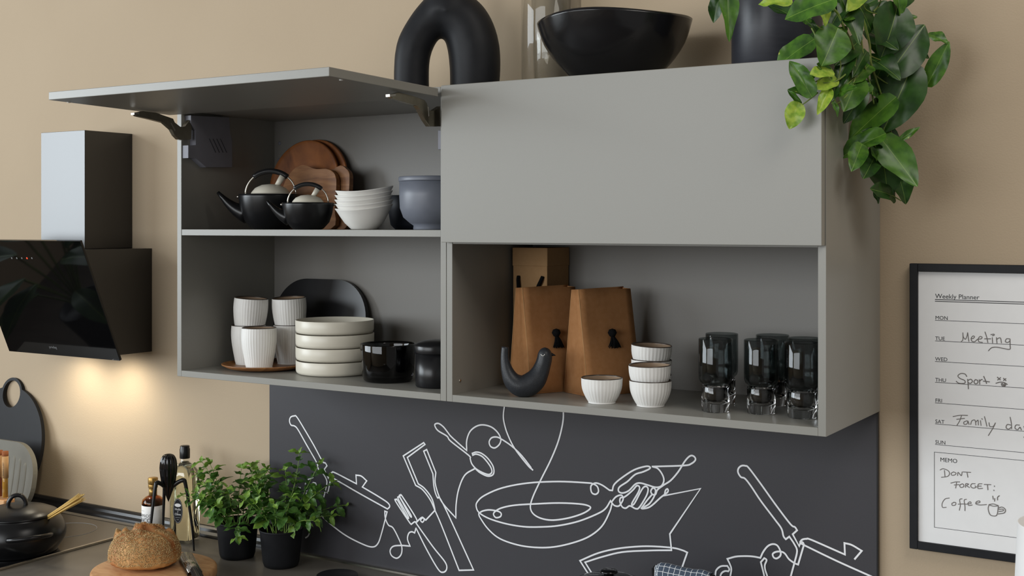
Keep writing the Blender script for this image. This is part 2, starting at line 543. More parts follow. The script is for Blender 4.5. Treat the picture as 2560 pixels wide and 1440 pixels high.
prof = [(.3755, CTOP), (.3755, -.5125), (.369, -.5135), (.3625, -.519), (.359, -.527), (.352, -.534), (.349, -.5385), (.349, CTOP)]
tag(obj('worktop_edge_strip', prism(prof, 0, -2.75, -0.893, 0), M_BLACKSAT),
    'glossy black wall profile strip along the worktop behind bottles and hob', 'edge strip')
prof2 = [(.3655, CTOP), (.3655, -.5365), (.362, -.537), (.357, -.539), (.354, CTOP)]
tag(obj('worktop_edge_strip', prism(prof2, 0, -0.888, 0.88, 0), M_STEEL),
    'thin dark metal strip along the foot of the anthracite splashback panel', 'edge strip')

hob = thing('induction_hob', 'black glass induction hob with steel side trim under the cooking pot', 'hob', (-1.75, .05, CTOP))
obj('glass_plate', box(-.397, .393, -.262, .262, .0005, .006, .001), M_HOB, hob)
obj('side_trim', box(.393, .401, -.264, .264, .0003, .0075, .001), M_STEEL, hob)
obj('side_trim', box(-.405, -.397, -.264, .264, .0003, .0075, .001), M_STEEL, hob)
for zx, zy, zr in ((.2, .12, .09), (.2, -.13, .105), (-.19, .1, .105), (-.19, -.13, .08)):
    ring = [(zr * math.cos(2 * PI * k / 64) + zx, zr * math.sin(2 * PI * k / 64) + zy, .0062) for k in range(64)]
    obj('zone_ring', tube(ring, .0007, 4, closed=True), M_ICON, hob)

# ------------------------------------------------------------------ wall cabinets
W1, W2, DEP, HT, T = 0.877, 0.8808, 0.3755, 0.72, 0.016
SHELF_Z = 0.3916

def carcass(root, x0, x1, shelf_z):
    B = .0006
    obj('side_panel', box(x0, x0 + T, 0, DEP, 0, HT, B), M_CAB, root)
    obj('side_panel', box(x1 - T, x1, 0, DEP, 0, HT, B), M_CAB, root)
    obj('top_panel', box(x0 + T, x1 - T, 0, DEP, HT - T, HT, B), M_CAB, root)
    obj('bottom_panel', box(x0 + T, x1 - T, 0, DEP, 0, T, B), M_CAB, root)
    obj('back_panel', box(x0 + T, x1 - T, .356, .364, T, HT - T), M_CABSHADE, root)
    obj('shelf', box(x0 + T, x1 - T, .001, .355, shelf_z - T, shelf_z, B), M_CAB, root)

cab1 = thing('wall_cabinet', 'grey wall cabinet with its flap door raised open over two shelves', 'cabinet')
carcass(cab1, -W1, -0.0005, SHELF_Z)
# raised flap
flap = obj('flap_door', box(-W1 + .003, -.003, -.376, 0, -.0095, .0095, .0012, 2), M_CAB, cab1,
           loc=(0, -.028, .7035), rot=(R(-1.1), 0, 0))
flap['label'] = 'flap door standing open horizontally'
for u, v in ((853, 200), (172, 256)):
    p = at(u, v, 2, .6995)
    d = obj('bumper_dot', lathe([(0, 0), (.004, 0), (.004, -.0015), (0, -.0022)], 16), M_WHITE, flap)
    d.matrix_world = Matrix.Translation((p.x, p.y, 0))
    d.location = (p.x, p.y + .028, -.0095)

def arm_mesh(outl, origin, scale, x, th):
    pts = []
    for a, b in outl:
        p = at(origin[0] + a * scale, origin[1] + b * scale, 0, x)
        pts.append((p.y, p.z))
    return prism(pts, 0, x - th, x, .0008, 1)

s6 = 400 / 2400
larm = [(95, 490), (170, 480), (230, 465), (430, 490), (560, 540), (680, 580), (700, 640), (790, 710), (860, 700),
        (920, 600), (960, 700), (950, 890), (830, 905), (760, 890), (700, 830), (660, 740), (540, 635), (300, 580), (130, 540)]
lift = obj('lift_mechanism', arm_mesh([(945, 530), (1520, 560), (1530, 820), (1565, 890), (1565, 1310), (1170, 1310), (1020, 1170),
           (905, 1170), (905, 980), (1020, 980), (1020, 750), (945, 640)], (320, 200), s6, -.838, .0225), M_GREYPLASTIC, cab1)
for k in range(4):
    q = arm_mesh([(1215 + k * 55, 880), (1228 + k * 55, 880), (1325 + k * 55, 1090), (1312 + k * 55, 1090)], (320, 200), s6, -.8375, .0012)
    obj('vent_slot', q, M_NAVY, lift)
obj('lift_arm', arm_mesh(larm, (320, 200), s6, -.842, .012), M_NICKEL, cab1)
s7 = 240 / 1571
rarm = [(230, 365), (330, 350), (380, 330), (600, 390), (800, 460), (835, 510), (850, 600), (880, 640), (950, 640), (1055, 560),
        (1065, 890), (960, 895), (880, 890), (810, 790), (720, 610), (680, 550), (420, 480), (270, 430)]
obj('lift_arm', arm_mesh(rarm, (940, 180), s7, -.0255, .012), M_NICKEL, cab1)
p0, p1 = at(1093, 262, 1, .03), at(1093, 375, 1, .03)
for org, sc_, xx, pts_, tp in (((320, 200), s6, -.8415, [(640, 640), (655, 640), (720, 750), (705, 770)], [(95, 492), (170, 482), (168, 520), (95, 520)]),
                              ((940, 180), s7, -.0250, [(852, 565), (872, 565), (880, 720), (862, 730)], [(230, 362), (328, 350), (325, 395), (232, 405)])):
    obj('arm_link', arm_mesh(pts_, org, sc_, xx, .013), M_STEEL, cab1)
    obj('arm_tip', arm_mesh(tp, org, sc_, xx, .013), M_STEEL, cab1)
lm2 = obj('lift_mechanism', join([box(-.0385, -.0165, .06, .2, p1.z - .01, HT - T - .002, .001),
                                  box(-.0385, -.0165, .02, .06, p1.z, p1.z + .045, .001)]), M_GREYPLASTIC, cab1)
for u, v in ((699, 358), (697, 400)):
    p = at(u, v, 1, .356)
    obj('cover_cap', lathe([(0, -.001), (.0055, -.001), (.0055, .0006), (.004, .0016), (0, .002)], 20), M_GREYPLASTIC, cab1,
        loc=p, rot=(PI / 2, 0, 0))

cab2 = thing('wall_cabinet', 'grey wall cabinet with closed flap door above an open shelf of glasses', 'cabinet')
carcass(cab2, .0005, W2, .376)
obj('flap_door', box(.0, W2 - .002, -.0205, -.0015, .3634, HT, .0012, 2), M_CAB, cab2)
for u, v in ((1150, 952),):
    p = at(u, v, 0, T + .0005)
    obj('cam_screw', lathe([(0, -.001), (.004, -.001), (.004, .001), (.0025, .0016), (0, .0012)], 16), M_STEEL, cab2, loc=p, rot=(0, PI / 2, 0))

# ------------------------------------------------------------------ splashback panel with its line drawing
SP_X0, SP_X1, SP_Y = -.8905, .8795, .3665
spl_root = thing('splashback_panel', 'anthracite splashback panel printed with white line drawings of kitchen tools', 'splashback', (0, SP_Y, 0))
obj('panel', box(SP_X0, SP_X1 - .003, 0, WALL_Y - SP_Y - .0005, CTOP, .0), M_SPLASH, spl_root)
obj('edge_trim', box(SP_X1 - .003, SP_X1, -.001, WALL_Y - SP_Y - .0005, CTOP, .0), M_BLACKSAT, spl_root)

def draw(name, strokes, origin, scale, half=.0020):
    out = []
    for s in strokes:
        pts = []
        for q in s:
            p = at(origin[0] + q[0] * scale, origin[1] + q[1] * scale, 1, SP_Y)
            pts.append(((p.x, p.z), len(q) > 2))
        # split at sharp corners
        seg, run = [], []
        for i, (p, sharp) in enumerate(pts):
            run.append(p)
            if sharp and i not in (0, len(pts) - 1):
                seg.append(run); run = [p]
        seg.append(run)
        full = []
        for r_ in seg:
            if len(r_) < 2: continue
            c = spl(r_, 5) if len(r_) > 2 else [Vector(x) for x in r_]
            full += c if not full else c[1:]
        x0, x1 = SP_X0 + .002, SP_X1 - .005
        full = [p for p in full if x0 < p.x < x1 and p.y > CTOP + .001]
        if len(full) > 1:
            out.append(full)
    return obj(name, ribbon_strokes(out, half, -.0001, .0004), M_LINE, spl_root)

C2, S2 = (680, 980), 640 / 2003
C3 = (1160, 980)
C4, S4 = (1640, 1100), .25
draw('saucepan_drawing', [
    [(437, 787, 1), (445, 755), (462, 665, 1), (447, 655, 1), (441, 675, 1), (410, 605, 1), (431, 577, 1), (418, 555), (395, 540), (330, 420), (260, 300), (196, 196), (175, 187), (148, 196), (138, 225), (150, 258), (178, 266), (205, 295), (270, 410), (350, 550), (360, 590), (378, 632, 1), (392, 624, 1), (425, 680), (430, 720), (412, 800), (385, 900), (388, 950), (410, 990), (560, 1110), (700, 1185), (785, 1212), (830, 1185), (860, 1100), (902, 938, 1), (884, 932, 1), (888, 985), (912, 1040), (948, 1062), (990, 1140), (1017, 1210), (1012, 1270), (978, 1300), (938, 1280), (926, 1240), (950, 1207), (1010, 1200), (1082, 1205, 1), (1062, 1150), (1072, 1105), (1095, 1093), (1118, 1102, 1), (1128, 1065, 1)],
    [(437, 787, 1), (410, 770), (375, 740)],
    [(190, 748), (225, 748)], [(262, 720), (285, 685), (325, 668)], [(325, 708), (310, 730), (325, 754), (345, 745), (345, 715), (325, 708)],
    [(280, 760), (270, 790), (275, 840)], [(300, 1090), (285, 1125), (265, 1140)], [(330, 960), (345, 1000)],
], C2, S2)
draw('saucepan_lid_drawing', [
    [(450, 640, 1), (470, 630), (495, 632), (662, 718, 1), (658, 650, 1), (700, 658), (742, 695, 1), (708, 743, 1), (830, 815), (905, 865), (922, 895), (905, 915, 1), (680, 790), (470, 668, 1), (450, 640, 1)],
], C2, S2)
draw('fork_drawing', [
    [(1128, 1065, 1), (1210, 1230), (1300, 1385), (1340, 1410), (1367, 1385), (1355, 1330), (1260, 1210), (1128, 1025, 1), (1118, 1015), (1090, 1035, 1), (1070, 1010), (970, 858), (972, 842), (985, 850), (1055, 975), (1065, 970), (990, 838), (993, 822), (1005, 830), (1078, 965), (1086, 958), (1003, 822), (1010, 808), (1022, 818), (1128, 985), (1130, 1022, 1), (1158, 992), (1180, 980), (1192, 1000), (1178, 1018), (1164, 1002), (1182, 984), (1205, 1002, 1), (1272, 930)],
], C2, S2)
draw('spatula_drawing', [
    [(1272, 930), (1275, 915), (1250, 830), (1195, 755), (1145, 718, 1), (1060, 512, 1), (1198, 410, 1), (1188, 396, 1), (1028, 500, 1), (1125, 730, 1), (1180, 765), (1240, 845), (1278, 930), (1330, 1050), (1465, 1395, 1), (1578, 1392, 1), (1340, 875), (1295, 825), (1270, 750), (1260, 640, 1), (1188, 463, 1), (1212, 450, 1), (1283, 630, 1), (1278, 710), (1306, 810), (1345, 880), (1440, 985, 1), (1442, 880), (1462, 760), (1510, 650), (1590, 598)],
], C2, S2)
draw('ladle_drawing', [
    [(1590, 598), (1630, 632), (1690, 658), (1733, 642), (1732, 585), (1690, 520), (1640, 480), (1600, 470), (1568, 480, 1), (1572, 494, 1), (1600, 486), (1650, 508), (1705, 575), (1722, 622), (1700, 645), (1655, 633), (1600, 602), (1565, 562), (1552, 522), (1540, 495), (1400, 385), (1370, 345), (1300, 302), (1275, 262), (1285, 247), (1310, 248), (1345, 275), (1380, 320), (1410, 355), (1525, 458, 1), (1525, 380), (1550, 310), (1600, 268), (1655, 257), (1720, 275), (1770, 320), (1792, 370), (1780, 410), (1745, 437), (1712, 425), (1701, 390), (1720, 358), (1760, 352), (1800, 370), (1880, 425), (1958, 500), (2045, 612, 1), (2000, 570), (1900, 440), (1845, 330), (1818, 240), (1812, 180), (1822, 95)],
], C2, S2)
draw('pan_drawing', [
    [(778, 120), (775, 230), (740, 380), (680, 530), (600, 690), (540, 820), (520, 900), (545, 955), (610, 990), (700, 1002), (820, 985), (930, 950), (988, 912), (975, 890), (900, 875), (740, 868), (560, 875), (400, 885), (300, 905), (250, 930), (232, 955), (250, 982), (285, 975), (292, 950), (265, 932), (200, 922), (150, 930), (122, 945)],
    [(1162, 770, 1), (1140, 768, 1), (1080, 727), (1030, 712), (995, 735), (1000, 785), (1030, 800), (1053, 780), (1045, 740), (1010, 718), (960, 710), (740, 700), (500, 712), (300, 750), (160, 810), (105, 860), (98, 900), (122, 945), (200, 990), (330, 1030), (470, 1053), (600, 1055), (740, 1045), (900, 1010), (1050, 950), (1110, 910), (1148, 850, 1), (1160, 872, 1), (1140, 940), (1080, 1050), (980, 1130), (850, 1180), (700, 1212), (560, 1215), (420, 1195), (280, 1145), (190, 1070), (130, 985), (118, 955), (122, 945)],
], C3, S2)
draw('hand_drawing', [
    [(1162, 770, 1), (1175, 725), (1230, 675), (1330, 610), (1420, 582), (1455, 586), (1450, 602), (1400, 625), (1340, 645), (1280, 700), (1218, 742), (1210, 775), (1240, 790), (1290, 772), (1340, 722), (1380, 712), (1440, 728), (1500, 745), (1545, 735), (1565, 690), (1550, 640), (1515, 597), (1470, 583, 1), (1720, 575), (1780, 560), (1812, 530), (1800, 503), (1770, 500), (1730, 540), (1680, 620), (1620, 690), (1560, 730), (1515, 765), (1500, 800), (1475, 800), (1463, 775), (1480, 750), (1500, 768), (1490, 815), (1450, 875), (1390, 910), (1440, 905), (1480, 880), (1540, 825), (1595, 782), (1594, 758), (1578, 770), (1570, 810, 1), (1852, 755, 1), (1612, 1110, 1), (1625, 1238, 1)],
    [(1155, 862, 1), (1190, 820), (1230, 806), (1246, 825), (1243, 850), (1215, 890), (1180, 888), (1155, 862, 1)],
    [(1246, 822), (1225, 830), (1222, 860), (1240, 898), (1268, 908), (1300, 890), (1345, 912), (1375, 900), (1430, 810), (1442, 755), (1420, 738), (1392, 765), (1335, 872), (1315, 872), (1365, 785), (1376, 745), (1355, 732), (1325, 765), (1280, 805), (1250, 825)],
    [(1390, 910), (1432, 850), (1470, 805)],
], C3, S2)
draw('crate_drawing', [
    [(1625, 1238, 1), (1450, 1240), (1240, 1252), (1080, 1290), (948, 1332, 1), (1040, 1480)],
    [(1010, 1480), (908, 1320, 1), (1050, 1260), (1200, 1225), (1370, 1208), (1500, 1208), (1640, 1220), (1710, 1238), (1748, 1255, 1), (1690, 1420)],
], C3, S2)
draw('saucepan_drawing', [
    [(1298, 992, 1), (1275, 960), (1255, 885), (1190, 795), (1050, 610), (950, 460), (890, 385), (850, 370), (822, 325), (825, 285), (855, 258), (895, 258), (930, 280), (1050, 440), (1200, 650), (1345, 840), (1390, 870), (1412, 902, 1), (1368, 942, 1), (1433, 1062, 1), (1442, 1030, 1), (1480, 1048, 1), (1422, 1245, 1), (1385, 1230), (1330, 1190), (1290, 1135), (1250, 1115), (1200, 1118), (1168, 1140), (1180, 1175), (1210, 1183), (1245, 1155), (1245, 1110), (1215, 1055), (1170, 1040), (1120, 1060), (1075, 1115), (1045, 1178, 1), (980, 1165), (900, 1160), (800, 1165), (715, 1188, 1), (740, 1240), (755, 1290), (745, 1360), (735, 1440)],
    [(1298, 992, 1), (1335, 965, 1), (1385, 1040), (1412, 1110), (1385, 1230), (1350, 1360), (1330, 1450)],
    [(580, 1450), (595, 1350), (605, 1300), (650, 1262), (715, 1258, 1), (735, 1290), (725, 1312, 1), (690, 1310), (655, 1335), (635, 1400)],
    [(1105, 1450), (1085, 1360), (1050, 1220, 1), (1085, 1180, 1), (1108, 1200), (1090, 1250), (1095, 1300), (1115, 1360), (1140, 1450)],
], C4, S4)
draw('saucepan_lid_drawing', [
    [(1480, 1048, 1), (1470, 1025), (1445, 1015, 1), (1465, 995), (1505, 988), (1560, 1000), (1890, 1145, 1), (1885, 1030, 1), (1960, 1050), (2058, 1108, 1), (1988, 1190, 1), (2240, 1307, 1)],
    [(1480, 1050, 1), (1800, 1205), (2150, 1362), (2240, 1402)],
], C4, S4)

# ------------------------------------------------------------------ range hood
CHX0, CHX1, CHY = -1.70, -1.4906, .1922
hood = thing('range_hood', 'black angled range hood with chimney and slanted glass front', 'range hood', (-1.595, WALL_Y, 0))
off = Vector((1.595, -WALL_Y, 0))
def hbox(n, x0, x1, y0, y1, z0, z1, m, b=.001):
    return obj(n, box(x0 + off.x, x1 + off.x, y0 + off.y, y1 + off.y, z0, z1, b), m, hood)
hbox('chimney', CHX0, CHX1, CHY, WALL_Y - .0005, .33, .695, M_HOOD, .0008)
PX0, PX1 = -1.86, -1.33
YT, ZT, YB, ZB = .047, .3563, .1915, -.0042
body = [(WALL_Y - .0005 + off.y, .3296), (WALL_Y - .0005 + off.y, .004), (.205 + off.y, .004), (.075 + off.y, .3296)]
obj('hood_body', prism(body, 0, -1.79 + off.x, -1.3998 + off.x, 0), M_HOOD, hood)
nv = Vector((0, -(ZT - ZB), (YT - YB))).normalized()   # outward (front, slightly down)
gp = []
th = .008
for (yy, zz) in ((YT, ZT), (YB, ZB)):
    gp.append((yy, zz))
back = [(YB - nv.y * th, ZB - nv.z * th), (YT - nv.y * th, ZT - nv.z * th)]
pan = [(a + off.y, b) for a, b in gp + back]
gl = obj('glass_panel', prism(pan, 0, PX0 + off.x, PX1 + off.x, .0012, 2), M_HOODGLASS, hood)
# icons and maker's name printed on the glass
tilt = math.atan2(YB - YT, ZT - ZB)
def on_glass(me, u, v, m, nm):
    # point on the glass plane
    r = FW + RT * ((u - 1280) / FPX) + Vector((0, 0, (HORIZON - v) / FPX))
    p0 = Vector((0, YT, ZT))
    t = (p0 - CAM).dot(nv) / r.dot(nv)
    p = CAM + r * t + nv * .0004
    o = obj(nm, me, m, gl)
    o.matrix_basis = Matrix.Translation(p + off) @ Matrix.Rotation(PI / 2 + tilt, 4, 'X')
    return o
for k in range(5):
    u = 30 + k * 12.6
    me = lathe([(.0, 0), (.003, 0), (.003, .0003), (0, .0003)], 12)
    on_glass(me, u, 645.5, M_LEDRED if k == 3 else M_ICON, 'touch_symbol')
on_glass(text_mesh('privileg', .0125, .0001), 124, 870, M_ICON, 'maker_name')
hbox('grease_filter', -1.75, -1.44, .275, .365, -.001, .0035, M_STEEL, .0)
for xx in (-1.7, -1.49):
    obj('lamp_lens', lathe([(0, 0), (.024, 0), (.024, -.003), (.02, -.004), (0, -.004)], 24),
        mat('lamp_glow', rgb(255, 240, 210), emit=(1, .78, .5, 1), estr=3.0), hood, loc=(xx + off.x, .242 + off.y, -.0015))
    l = bpy.data.lights.new('hood_lamp', 'SPOT')
    l.energy = 3.6; l.color = (1, .90, .70); l.spot_size = R(150); l.spot_blend = 1.0; l.shadow_soft_size = .015
    lo = bpy.data.objects.new('hood_lamp', l); COL.objects.link(lo)
    lo.parent = hood
    lo.location = (xx + off.x, .242 + off.y, -.014)
    lo.rotation_euler = (R(18), 0, 0)

# ------------------------------------------------------------------ upper shelf, left cabinet
def teapot(label, loc, r, h, spout_len):
    """dark pot with pale lid, swing handle and a straight spout; local -x is the spout side"""
    t = thing('teapot', label, 'teapot', loc, (0, 0, YAW), 'black teapots with pale lids')
    prof = [(0, 0), (r * .52, 0), (r * .62, .003), (r * .84, h * .28), (r * .95, h * .6), (r, h * .92), (r, h), (r * .955, h), (r * .93, h * .9), (r * .6, h * .15), (0, h * .12)]
    obj('body', lathe(prof, 56), M_TEAPOT, t)
    lr = r * .62
    lid = obj('lid', lathe([(0, h * .97), (r * .93, h * .985), (r * .93, h * 1.0), (lr, h * 1.005), (lr * .96, h * 1.06), (lr * .78, h * 1.18), (lr * .45, h * 1.27), (0, h * 1.3)], 48), M_CREAM, t)
    kn = tube([Vector((lr * .3, 0, h * 1.22)), Vector((lr * .62, 0, h * 1.52))], [r * .085, r * .105], 16)
    obj('knob', kn, M_CREAM, lid)
    sp = []
    a, b = Vector((-r * .72, 0, h * .42)), Vector((-spout_len, 0, h * 1.06))
    for k in range(7):
        q = k / 6
        p = a.lerp(b, q); p.z += -.10 * h * math.sin(PI * q)
        sp.append(p)
    obj('spout', tube(sp, [r * .38, r * .33, r * .28, r * .22, r * .165, r * .11, r * .07], 16, flat=.8), M_TEAPOT, t)
    hr = r * .80
    wire = [Vector((hr * math.cos(q), 0, h * 1.0 + hr * .92 * math.sin(q))) for q in [PI * k / 24 for k in range(25)]]
    wire[0].z = h * .95; wire[-1].z = h * .95
    hd = obj('handle', tube(wire, r * .028, 8), M_STEEL, t)
    grip = [Vector((hr * math.cos(q), 0, h * 1.0 + hr * .92 * math.sin(q))) for q in [R(48) + R(84) * k / 14 for k in range(15)]]
    obj('grip', tube(grip, r * .085, 12), M_BLACKSAT, hd)
    for s in (-1, 1):
        obj('stud', lathe([(0, -.004), (.0028, -.003), (.004, 0), (.0028, .003), (0, .004)], 12), M_STEEL, t, loc=(s * r * 1.03, 0, h * .93))
    return t

teapot('large black teapot with pale lid at back beside wooden plate', (-.682, .150, SHELF_Z), .085, .094, .142)
teapot('small black teapot with pale lid beside white bowl stack', (-.472, .062, SHELF_Z), .0645, .068, .103)

# leaning round wooden plates
def lean_disc(name, label, x, y, r, m, ang, thick=.012, group=None):
    me = lathe([(0, 0), (r * .9, 0), (r, .004), (r, thick - .002), (r - .003, thick), (r - .012, thick - .003), (0, thick - .003)], 72)
    t = tag(obj(name, me, m, None, (x, y, SHELF_Z + r * math.cos(ang) + .001), (PI / 2 - ang, 0, 0)), label, 'plate', group)
    return t
lean_disc('wooden_plate', 'round acacia wood plate leaning in front of its twin on the upper shelf', -.704, .314, .126, M_WOODDARK, R(10))
lean_disc('wooden_plate', 'round wood plate hidden behind its twin against cabinet back', -.688, .331, .127, M_WOODDARK, R(10))

def rustic_board(label, pts, y, ang, m):
    me = prism([(p[0], p[1]) for p in spl(pts, 4, closed=True)], 1, 0, .016, .002, 2)
    return tag(obj('rustic_board', me, m, None, (0, y, SHELF_Z + .001), (-ang, 0, 0)), label, 'cutting board', 'rustic wooden boards on the upper shelf')
rustic_board('rustic live-edge wooden board leaning in front of round plate', [(-.735, 0), (-.742, .07), (-.728, .135), (-.695, .172), (-.665, .178), (-.62, .166), (-.575, .165), (-.55, .148), (-.542, .12), (-.54, .06), (-.546, 0)], .236, R(9), M_WOODMID)
rustic_board('rustic live-edge wooden board tucked behind the other rustic board', [(-.70, 0), (-.70, .1), (-.64, .15), (-.582, .162), (-.553, .176), (-.53, .165), (-.517, .15), (-.512, .09), (-.514, 0)], .256, R(9), M_WOODMID)

# stack of five white wavy bowls
def wavy_bowl():
    def prof(r, z, a):
        return r
    vs = []
    segs = 64
    P = [(.0, 0), (.030, 0), (.033, .002), (.048, .016), (.0585, .032), (.0665, .0455), (.0710, .0525), (.0720, .0540), (.0713, .0552), (.0685, .0535), (.0635, .0465), (.055, .034), (.044, .018), (.030, .006), (0, .0045)]
    me = lathe(P, segs)
    for v in me.vertices:
        r = math.hypot(v.co.x, v.co.y)
        w = max(0, (v.co.z - .02) / .034)
        a = math.atan2(v.co.y, v.co.x)
        v.co.z += w * .003 * math.cos(2 * a) + w * .0062 * math.cos(a - .35)
    return me
wb = wavy_bowl()
names = ['lowest', 'second lowest', 'middle', 'second from top', 'topmost']
for k in range(5):
    o = obj('wavy_bowl', wb, M_WHITE, None, (-.3175 + .0015 * math.sin(k * 2), .095, SHELF_Z + .0005 + k * .0112), (0, 0, YAW + .03 * math.sin(3 * k)))
    tag(o, 'white wavy-rimmed bowl, %s of the stack of five beside small teapot' % names[k], 'bowl', 'stack of white wavy bowls')

# grey lidded pot and dark bowl behind it
t = thing('lidded_pot', 'slate grey lidded pot on a narrow foot at end of upper shelf', 'pot', (-.1215, .12, SHELF_Z))
r = .0835
obj('body', lathe([(0, 0), (.049, 0), (.05, .003), (.049, .010), (.058, .016), (.074, .030), (.082, .052), (r, .08), (r, .116), (.079, .116), (.076, .05), (.05, .02), (0, .014)], 64), M_GREYPOT, t)
obj('lid', lathe([(0, .1165), (r + .0015, .1165), (r + .002, .119), (r + .002, .1255), (r, .128), (.05, .1295), (0, .130)], 64), M_GREYPOT, t)
tag(obj('dark_bowl', lathe([(0, 0), (.05, 0), (.062, .012), (.068, .05), (.069, .086), (.066, .088), (.064, .086), (.06, .03), (.045, .01), (0, .008)], 48), M_NAVY, None, (-.285, .262, SHELF_Z)),
    'dark navy bowl half hidden between white bowl stack and grey lidded pot', 'bowl')

# ------------------------------------------------------------------ lower shelf, left cabinet
FL = T + .0005
pl = thing('wooden_plate', 'flat wooden plate under the ribbed white cups', 'plate', (-.7015, .1535, FL))
obj('plate_body', lathe([(0, .0), (.08, .0), (.102, .004), (.118, .0125), (.1185, .0145), (.1155, .015), (.1025, .0095), (.09, .0085), (0, .0085)], 72), M_WOODPLATE, pl)
CUPZ = FL + .009

def ribbed(profile, inner, nrib, depth, z0, z1, segs):
    def mod(r, z, a):
        w = 1.0 if z0 < z < z1 else 0.0
        return r * (1 + w * depth * (abs(math.cos(a * nrib / 2)) - .6))
    return lathe(profile, segs, mod)

def dense(profile, n=3):
    return [(max(0, p.x), p.y) for p in spl(profile, n)]

def ribbed_vessel(name, cat, label, loc, rot, out, inn, rim, nrib, depth, z0, z1, group, cache={}):
    key = name
    if key not in cache:
        cache[key] = (ribbed(dense(out), None, nrib, depth, z0, z1, nrib * 4), lathe(dense(inn), 56), lathe(rim, 56))
    a, b, c = cache[key]
    t = thing(name, label, cat, loc, rot, group)
    obj('body', a, M_WHITERIB, t)
    obj('inner_glaze', b, M_TAUPE, t)
    obj('rim_line', c, M_RIM, t)
    return t

cup_out = [(0, 0), (.0325, 0), (.0345, .0015), (.0385, .022), (.0435, .05), (.0462, .078), (.0455, .1045)]
cup_in = [(.0430, .1045), (.0435, .078), (.041, .05), (.036, .022), (.030, .006), (0, .0055)]
cup_rim = [(.0453, .1042), (.0451, .1058), (.0440, .1063), (.0430, .1058), (.0430, .1038)]
CUP = lambda lab, loc, rot: ribbed_vessel('ribbed_cup', 'cup', lab, loc, rot, cup_out, cup_in, cup_rim, 38, .022, .004, .1, 'ribbed white cups on the wooden plate')
CUP('white ribbed cup standing single in front on wooden plate', (-.680, .104, CUPZ), (0, 0, 0))
CUP('white ribbed cup at bottom of stack near the cabinet side wall', (-.763, .150, CUPZ), (0, 0, .3))
CUP('white ribbed cup on top of stack near the cabinet side wall', (-.7625, .151, CUPZ + .074), (R(1), R(4), .5))
CUP('white ribbed cup at bottom of stack beside the cream dishes', (-.676, .221, CUPZ), (0, 0, .7))
CUP('white ribbed cup on top of stack beside the cream dishes', (-.6755, .2212, CUPZ + .074), (R(2), R(-3), .9))

cd = lathe([(0, 0), (.092, 0), (.0965, .001), (.1004, .0042), (.1018, .009), (.1022, .0335), (.1014, .0346), (.1000, .0342), (.0985, .014), (.09, .009), (0, .008)], 80)
for k, nm in enumerate(['bottom', 'second from the bottom', 'second from the top', 'top']):
    o = obj('serving_dish', cd, M_CREAM, None, (-.4815 + (.001, -.0006, .0012, -.0008)[k], .178 + (.0, .001, -.0012, .0005)[k], FL + k * .0349), (0, 0, k * .7))
    tag(o, 'cream low dish, %s of the stack of four' % nm, 'dish', 'stack of cream dishes')

# black oval tray leaning on the back
def rrect(w, h, r, n=14):
    pts = []
    for cx, cz, a0 in ((w / 2 - r, h - r, 0), (-w / 2 + r, h - r, 90), (-w / 2 + r, r, 180), (w / 2 - r, r, 270)):
        for k in range(n + 1):
            a = R(a0 + 90 * k / n)
            pts.append((cx + r * math.cos(a), cz + r * math.sin(a)))
    return pts
tag(obj('oval_board', prism(rrect(.336, .236, .112), 1, 0, .014, .003, 2), M_BLACKSAT, None, (-.664, .305, FL + .001), (R(-8), 0, 0)),
    'matte black oval board leaning on the cabinet back behind cups', 'board')

tag(obj('glass_bowl', lathe([(0, 0), (.056, 0), (.061, .004), (.066, .03), (.0695, .09), (.0688, .0925), (.067, .0925), (.0655, .085), (.061, .03), (.054, .012), (0, .01)], 64),
        glass('black_tinted_glass', (.05, .05, .055, 1)), None, (-.262, .121, FL)), 'black tinted glass bowl beside the cream dishes', 'bowl')

t = thing('lidded_jar', 'satin black ceramic jar with domed lid in lower left cabinet', 'jar', (-.1005, .100, FL))
obj('body', lathe([(0, 0), (.047, 0), (.0495, .003), (.0495, .080), (.046, .080), (.045, .01), (0, .008)], 56), M_BLACKSAT, t)
obj('lid', lathe([(0, .0805), (.0515, .0805), (.0525, .083), (.0525, .097), (.051, .1), (.045, .105), (.03, .110), (0, .113)], 56), M_BLACKSAT, t)

# ------------------------------------------------------------------ lower shelf, right cabinet
# tall kraft gift box
bx0, bx1, by0, by1 = .0262, .1225, .246, .352
t = thing('gift_box', 'tall kraft cardboard bottle box with black rope handles', 'box', ((bx0 + bx1) / 2, (by0 + by1) / 2, FL))
w2, d2 = (bx1 - bx0) / 2, (by1 - by0) / 2
obj('box_body', box(-w2, w2, -d2, d2, 0, .3285, .001), M_KRAFTBOX, t)
obj('box_lid', box(-w2 - .0012, w2 + .0012, -d2 - .0012, d2 + .0012, .287, .3315, .001), M_KRAFTBOX, t)
hp = spl([(-.031, -d2 - .002, .262), (-.03, -d2 - .006, .25), (-.026, -d2 - .007, .215), (-.016, -d2 - .007, .165), (0, -d2 - .007, .148), (.01, -d2 - .007, .165), (.022, -d2 - .007, .225), (.034, -d2 - .006, .252), (.037, -d2 - .002, .262)], 6)
obj('rope_handle', tube(hp, .0045, 8), M_YARN, t)

